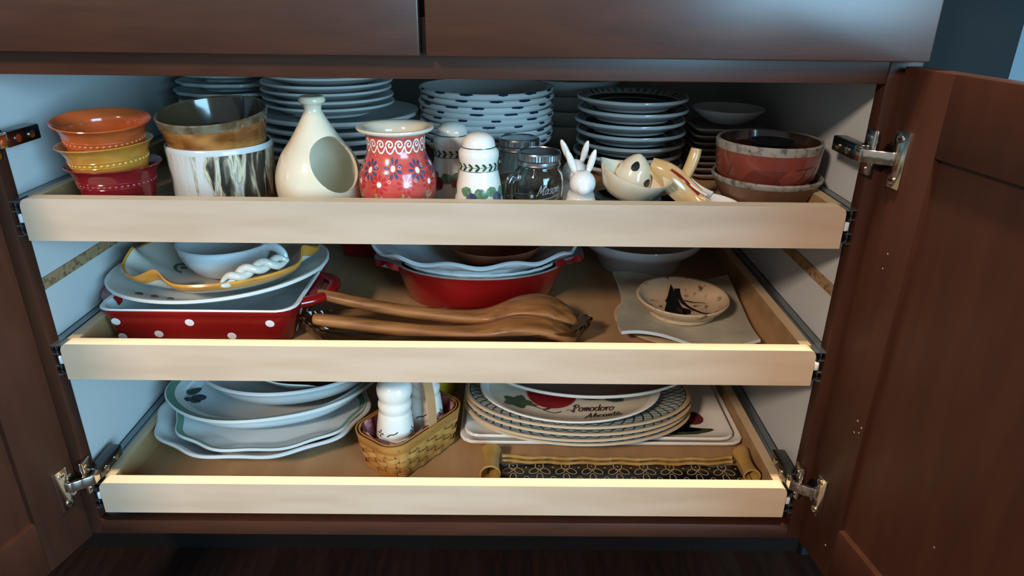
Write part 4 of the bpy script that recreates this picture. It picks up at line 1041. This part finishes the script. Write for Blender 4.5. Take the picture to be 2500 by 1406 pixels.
tag(obj('wavy_bowl', me, None, (-.2200, .224, F3 + .0580), (.02, 0, 0)), 'bowl with dipping rim and plum brown inside, topmost of the dish pile', 'bowl')

# ================================================================== woven basket with shakers
BW = mat('basket_splint', '#b07a3a', .45, coat=.1, c2='#c48f4c', nscale=10, stretch=(1, 1, 6), lo=.35, hi=.65)
BW2 = mat('basket_rim_splint', '#b57f40', .42, coat=.15, c2='#a06a30', nscale=9, stretch=(1, 1, 5)); HW = mat('basket_handle_splint', '#bf8f60', .45)
bk = thing('woven_basket', 'small woven splint basket with an upright handle and patterned cloth liner', 'basket', (-.0580, .1120, F3), (0, 0, math.radians(53)))
NB = 132; BO = rrect(.072, .0415, .026, NB)
def ring(sc, off, i):
    x, y = BO[i % NB]; x0, y0 = BO[(i - 1) % NB]; x1, y1 = BO[(i + 1) % NB]
    nx, ny = (y1 - y0), -(x1 - x0); L = math.hypot(nx, ny); return (x * sc + nx / L * off, y * sc + ny / L * off)
def band(name, z0, z1, offf, th, m, sc0, sc1, par, i0=0, i1=NB, k=8):
    vs = []; fs = []; closed = i1 - i0 == NB; R_ = range(i0, i1 + (0 if closed else 1)); n = len(R_)
    for i in R_:
        o = offf(i)
        for (sc, z, dd) in ((sc0, z0, th / 2), (sc1, z1, th / 2), (sc1, z1, -th / 2), (sc0, z0, -th / 2)):
            x, y = ring(sc, o + dd, i); vs.append((x, y, z))
    for a in range(n if closed else n - 1):
        b_ = (a + 1) % n
        for j in range(4): fs.append((a * 4 + j, a * 4 + (j + 1) % 4, b_ * 4 + (j + 1) % 4, b_ * 4 + j))
    if not closed: fs += [(0, 1, 2, 3), ((n - 1) * 4 + 3, (n - 1) * 4 + 2, (n - 1) * 4 + 1, (n - 1) * 4)]
    return obj(name, mesh(name, vs, fs, m, None, True, 35), par)
def bsc(z): return .86 + .14 * z / .058
NST = 22; random.seed(3)
for r_ in range(5):
    z0 = .003 + r_ * .0088; z1 = z0 + .0078
    band('weaver', z0, z1, lambda i, r_=r_: -.0028 * math.sin(PI * NST * i / NB + r_ * PI), .0010, BW, bsc(z0), bsc(z1), bk)
for k in range(NST):
    i0 = k * NB // NST + 1
    band('stake', .001, .050, lambda i: 0, .0010, BW, bsc(0), bsc(.05), bk, i0, i0 + 4)
band('rim_band', .0455, .0600, lambda i: .0022, .0018, BW2, bsc(.0455), bsc(.06), bk)
band('inner_rim_band', .0480, .0605, lambda i: -.0022, .0018, BW2, bsc(.048), bsc(.06), bk)
band('dark_lacing', .0500, .0590, lambda i: 0, .0026, mat('dark_splint', '#3c2413', .5), bsc(.05), bsc(.059), bk)
b = MB(); vsb = [(x * .86, y * .86, z) for z in (.0006, .003) for x, y in BO]; b.add(vsb, [tuple(range(NB))[::-1], tuple(range(NB, 2 * NB))] + [(i, (i + 1) % NB, NB + (i + 1) % NB, NB + i) for i in range(NB)])
b.build('basket_base', BW, bk)
PINM = mat('rim_pin', '#7a4a24', .5)
for k in range(14):
    i = k * NB // 14 + 4; x, y = ring(bsc(.052), .0034, i); b = MB(); b.ball((x, y, .0525), .0011, 8); b.build('rim_pin', PINM, bk)
# handle over the middle
P = []
for i in range(31):
    q = PI * i / 30; P.append((.004, -.0405 * math.copysign(abs(math.cos(q)) ** .55, math.cos(q)), .045 + .098 * math.sin(q) ** .75))
obj('handle', tube('handle', P, [(.0066, .0013)] * 31, HW, 8, up=None if False else (0, 0, 1)) if False else mesh('handle', *(lambda: (
    [(x + dx, y * (1 + .035 * k), z + .0024 * k) for (x, y, z) in P for dx, k in ((-.0075, 0), (.0075, 0), (.0075, 1), (-.0075, 1))],
    [(a * 4 + j, a * 4 + (j + 1) % 4, a * 4 + 4 + (j + 1) % 4, a * 4 + 4 + j) for a in range(30) for j in range(4)] + [(0, 1, 2, 3), (123, 122, 121, 120)]))(), HW, None, True, 40), bk)
# cloth liner
CL = mat('plaid_cloth', '#5f2b2e', .9, c2='#7a3b3d', nscale=60); CL2 = mat('pink_cloth_patch', '#a5616a', .9, c2='#c08a8c', nscale=220); CL3 = mat('beige_cloth_patch', '#a79a80', .9)
def liner(i, z): return .0
vs = []; fs = []; mi = []
rowz = [(.80, .006), (.86, .030), (.930, .052), (.955, .0605), (.965, .0575)]
for sc, z in rowz:
    for i in range(NB):
        x, y = ring(sc, -.003 + .0010 * math.sin(i * .9), i); vs.append((x, y, z + .0012 * math.sin(i * .55)))
for r_ in range(len(rowz) - 1):
    for i in range(NB):
        fs.append((r_ * NB + i, r_ * NB + (i + 1) % NB, (r_ + 1) * NB + (i + 1) % NB, (r_ + 1) * NB + i))
        mi.append(0 if r_ < 1 else (1 if (i // 5) % 3 == 0 else (2 if (i // 5) % 7 == 2 else 0)))
obj('cloth_liner', mesh('cloth_liner', vs, fs, [CL, CL2, CL3], mi), bk)
# two white embossed shakers in the basket
kp = profile([(.0205, 0), (.0225, .002), (.0232, .010), (.0222, .013), (.0224, .016), (.0214, .030), (.0206, .034), (.0208, .037), (.0185, .056), (.0172, .061), (.0178, .064), (.0185, .069), (.0172, .074), (.0176, .077), (.0192, .083), (.0190, .090), (.0150, .096), (.006, .099), (0, .0995)], 3)
def bshaker(loc, rot, label):
    t = thing('embossed_shaker', label, 'shaker', loc, rot, 'white embossed shakers in the basket'); t.scale = (1.22, 1.22, 1.27)
    obj('shaker_body', lathe('shaker_body', [(0, .001)] + kp, WARMWHITE), t)
    d = Deco(around(kp, .0004, rref=.0215))
    for x in (-.012, .030, -.055):
        for q in range(4): d.petal(x + .0006 * math.cos(q * PI / 2),   .0400 + .0006 * math.sin(q * PI / 2), .0040, .0019, q * PI / 2)
        d.stroke(spline([(x + .009, .0380), (x + .0125, .0410), (x + .017, .0415), (x + .0215, .0440)], 5), .0011)
    d.build('painted_sprigs', mat('paint_ink_brown', '#2a2522', .3), t)
    d = Deco(around(kp, .0009, rref=.0215))
    return t
bshaker((-.0755, .0892, F3 + .0085), (0, .03, -.15), 'white embossed shaker at the front of the basket')
bshaker((-.0388, .1372, F3 + .0085), (.05, .02, -.25), 'white embossed shaker at the back of the basket')
# yellow pitcher glimpsed behind the basket
YE = mat('yellow_glaze', '#c9ab2e', .25, coat=.4)
yp = thing('yellow_jug', 'narrow yellow ceramic jug in the shadow behind the basket', 'jug', (-.0260, .272, F3))
obj('jug_body', lathe('jug_body', profile([(0, .0005), (.016, 0), (.020, .006), (.0215, .030), (.017, .060), (.0105, .080), (.010, .092), (.0125, .104)], 3) + [(.0115, .104), (.009, .092), (.0095, .08), (.015, .06), (.019, .03), (0, .004)], YE), yp)
P = spline([(.012, 0, .097), (.026, 0, .092), (.029, 0, .072), (.0205, 0, .050)], 6); obj('handle', tube('handle', P, .003, YE, 8), yp)

# ================================================================== bottom tray, right
def rect_platter(a, b, r, h, mats):
    return loft('rect_platter', rrect(a, b, r, 120), [(0, .0006), (.84, .0006), (.86, 0), (.88, .0015), (.955, h * .75), (.99, h), (1.0, h + .0018), (1.0, h + .004), (.99, h + .0055), (.968, h + .0045), (.935, h * .8 + .002), (.88, .0055), (.84, .0042), (0, .004)], mats)
me = rect_platter(.2060, .130, .022, .0085, WARMWHITE)
tag(obj('rect_platter', me, None, (.2165, .2460, F3 + .0003)), 'plain white rectangular platter, lowest of the right-hand pile', 'platter')
fp = thing('fruit_platter', 'white rectangular platter painted with plums and leaves, second from the bottom', 'platter', (.2140, .2330, F3 + .0062), (0, 0, -.01))
obj('platter_body', rect_platter(.1960, .1120, .020, .0090, WARMWHITE), fp)
S0 = lambda x, y: Vector((x, y, .0050 + .10 * max(0, abs(x) - .164)))
a1 = Deco(S0); a2 = Deco(S0); a3 = Deco(S0)
a1.dot(.148, -.048, .0170, .018); a3.dot(.128, -.062, .014, .015)
leaf(a2, .122, -.018, .036, .026, 1.0); leaf(a2, .100, -.086, .074, .016, .10); leaf(a2, .105, -.076, .05, .014, -.05)
a2.build('painted_leaves', mat('paint_moss', '#3f4a2e', .3, c2='#2a3324', nscale=80), fp); a3.build('painted_dark_plum', mat('paint_black_plum', '#2c1f27', .3), fp); a1.build('painted_red_plum', mat('paint_wine', '#521a20', .25, coat=.3, c2='#6d2a2b', nscale=50), fp)
# lattice oval plates
LAT = mat('paint_lattice_green', '#1e3530', .3, coat=.2); TANE = mat('tan_plate_edge', '#c7ab84', .2, coat=.4); PEW = mat('pale_grey_plate_rim', '#b9bfba', .18, coat=.4)
LA, LB = .1690, .1000
LP = [(0, .0008), (.56, .0008), (.59, 0), (.62, .002), (.97, .0105), (.995, .0118), (1.0, .0135, 1), (.985, .0150, 1), (.965, .0146, 2), (.66, .0075, 2), (.62, .0055, 0), (0, .005, 0)]
lat = loft('plate_body', oval(LA, LB, 120), LP, [WARMWHITE, TANE, PEW])
def latS(x, y):      # x angle, y scale
    s = y; z = .0146 + (.0075 - .0146) * (.965 - s) / (.965 - .66); return Vector((LA * s * math.cos(x), LB * s * math.sin(x), z + .0005))
d = Deco(latS)
NLAT = 56
def lat_line(t0, dt):
    n = len(d.v); K = 7
    for i in range(K):
        u = i / (K - 1); s = .955 - .255 * u; t = t0 + dt * u; wd = .0085 / (.5 + .5 * s)
        d.v.append(latS(t - wd, s)); d.v.append(latS(t + wd, s))
    for i in range(K - 1): d.f.append((n + 2 * i, n + 2 * i + 1, n + 2 * i + 3, n + 2 * i + 2))
for k in range(NLAT):
    t0 = 2 * PI * k / NLAT
    lat_line(t0, 4.2 * PI / NLAT * 2 / 2); lat_line(t0, -4.2 * PI / NLAT)
for s in (.957, .70):
    n = len(d.v)
    for k in range(121):
        t = 2 * PI * k / 120; d.v.append(latS(t, s - .004)); d.v.append(latS(t, s + .004))
    for k in range(120): d.f.append((n + 2 * k, n + 2 * k + 1, n + 2 * k + 3, n + 2 * k + 2))
first = None; NLT = 4
for i in range(NLT):
    z = F3 + .0185 + (NLT - 1 - i) * .0078; lab = 'oval plate with green lattice rim and tan edge, ' + ordinal(i, NLT) + ' of its stack'
    loc = (.1850 + .0015 * math.sin(i * 2.5), .1880 + .002 * math.cos(i * 1.9) - .002 * i, z)
    if first is None:
        first = thing('lattice_plate', lab, 'plate', loc, (0, 0, -.015), 'green lattice oval plates'); obj('plate_body', lat, first); d.build('lattice_band', LAT, first)
    else: dup(first, loc, (0, 0, .012 * math.sin(i * 4)), lab)
# tomato plate
tp = thing('tomato_plate', 'white oval plate painted with red tomatoes and brown handwriting', 'plate', (.1720, .1810, F3 + .0520), (.03, 0, -.02))
PB = mat('beige_plate_centre', '#d3c8b4', .2, coat=.4)
obj('plate_body', loft('plate_body', oval(.1335, .0935, 108), [(0, .0008), (.6, .0008), (.63, 0), (.66, .002), (.90, .0105), (.985, .0150), (1.0, .0172), (.995, .0190), (.965, .0188, 0), (.90, .0135, 1), (.70, .0070, 1), (.62, .0055, 1), (0, .005, 1)], [WARMWHITE, PB]), tp)
def tS(x, y):
    s = math.hypot(x / .1335, y / .0935); z = .0055 if s < .66 else (.007 + (.0135 - .007) * max(0, (s - .70) / .20) if s > .70 else .0055 + .0015 * (s - .66) / .04)
    return Vector((x, y, z + .0013))
e1 = Deco(tS); e2 = Deco(tS); e3 = Deco(tS)
e1.dot(-.026, -.005, .037, .040, n=32); e1.dot(.030, .012, .034, .034, n=32)
e2.poly([(-.078 + .019 * math.cos(2 * PI * k / 20) * (1 + .2 * math.cos(5 * 2 * PI * k / 20)), -.032 + .017 * math.sin(2 * PI * k / 20) * (1 + .2 * math.cos(5 * 2 * PI * k / 20))) for k in range(20)])
leaf(e2, .050, -.012, .030, .018, -.3); leaf(e2, -.062, -.036, .014, .006, -.2)
e3.stroke(spline([(-.054, -.040), (-.044, -.046), (-.036, -.048), (-.030, -.044), (-.040, -.049), (-.026, -.056), (-.018, -.054), (-.015, -.052)], 5), .0016)
e3.stroke(spline([(-.008, -.050), (-.002, -.048), (.002, -.054), (.005, -.048)], 5), .0010)
lettering(e3, 'Pomodoro', .000, -.052, .0092, .0016, .25, .09); lettering(e3, 'Alicante', .018, -.071, .0092, .0016, .25, .07)
e1.build('painted_tomatoes', mat('paint_tomato', '#7d1518', .25, coat=.3), tp); e2.build('painted_leaves', mat('paint_tomato_leaf', '#3d4f38', .3), tp); e3.build('handwriting', mat('paint_brown_ink', '#33251c', .3), tp)
# topmost plate
me = loft('top_plate', oval(.1640, .105, 108), [(0, .0008), (.6, .0008), (.63, 0), (.66, .002), (.93, .010), (.99, .0135), (1.0, .0160), (.995, .0185), (.975, .0182, 0), (.94, .0135, 1), (.66, .0060, 1), (0, .005, 1)], [WARMWHITE, mat('taupe_plate_centre', '#9a8478', .25, coat=.3)])
tag(obj('top_plate', me, None, (.2020, .2260, F3 + .0720), (.02, 0, 0)), 'white-rimmed oval plate with taupe centre, topmost of the right-hand pile', 'plate')
# scroll-handled tray at the front
SC = mat('bamboo_glaze', '#b5904f', .25, coat=.4, c2='#9b7638', nscale=24, lo=.35, hi=.65); TB = mat('black_tray_glaze', '#14161b', .22, coat=.4); LOOP = mat('paint_cream_line', '#b9a880', .3)
st = thing('scroll_tray', 'long black ceramic tray with cream loops, bamboo edging and scroll handles', 'serving tray', (.2320, .0600, F3))
b = MB(); b.box(-.166, .166, -.036, .018, .0005, .0060, b=.0015); b.build('tray_bed', TB, st)
for y_, z_, r_ in ((.0215, .0115, .0030), (.0165, .0075, .0026), (-.0385, .0115, .0030)):
    P = []; R_ = []
    for i in range(121):
        u = i / 120; x = -.160 + .320 * u; f = abs(((u * 17) % 1) - .5) * 2
        P.append((x, y_ + .0012 * math.sin(u * 40), z_ + .0018 * (abs(2 * u - 1) ** 4) * 2)); R_.append(r_ * (.82 + .30 * f ** 3))
    obj('bamboo_edging', tube('bamboo_edging', P, R_, SC, 10), st)
for s in (-1, 1):
    def roll(u, v, s=s):
        q = -PI * .45 + u * 2.05 * PI; r = .0115 * (1 - .42 * u)
        y = .031 - .050 * v; fl = 1 + .30 * (2 * v - 1) ** 2
        return Vector((s * (.1655 + .008 + r * fl * math.cos(q) * 1.0), y, .0150 + r * fl * math.sin(q)))
    me = sheet('scroll_handle', roll, 40, 16, .0024, SC); obj('scroll_handle', me, st)
d = Deco(lambda x, y: Vector((x, y, .0064)))
g_ = 1.22
for k in range(9):
    cx = -.144 + k * .0360
    for sx in (-1, 1):
        P = []
        for i in range(25):
            q = i / 24 * 2 * PI; P.append((cx + sx * g_ * (.0062 + .0055 * math.cos(q)), .0005 + g_ * (.0045 * math.sin(q) - .002 * math.cos(q))))
        d.stroke(P, .0013); d.stroke(spline([(cx + sx * .0027, .003), (cx + sx * .0055, .010), (cx + sx * .005, .0150)], 5), .0013)
    d.stroke([(cx + g_ * .0034 * math.cos(q * PI / 10), -.0125 + g_ * .0068 * math.sin(q * PI / 10)) for q in range(21)], .0013)
    d.dot(cx, .0115, .0013); d.dot(cx + .0180, .008, .0014); d.stroke([(cx + .0180 + .0035 * math.cos(q * PI / 8), -.016 + .005 * math.sin(q * PI / 8)) for q in range(17)], .0012)
d.build('cream_loops', LOOP, st)
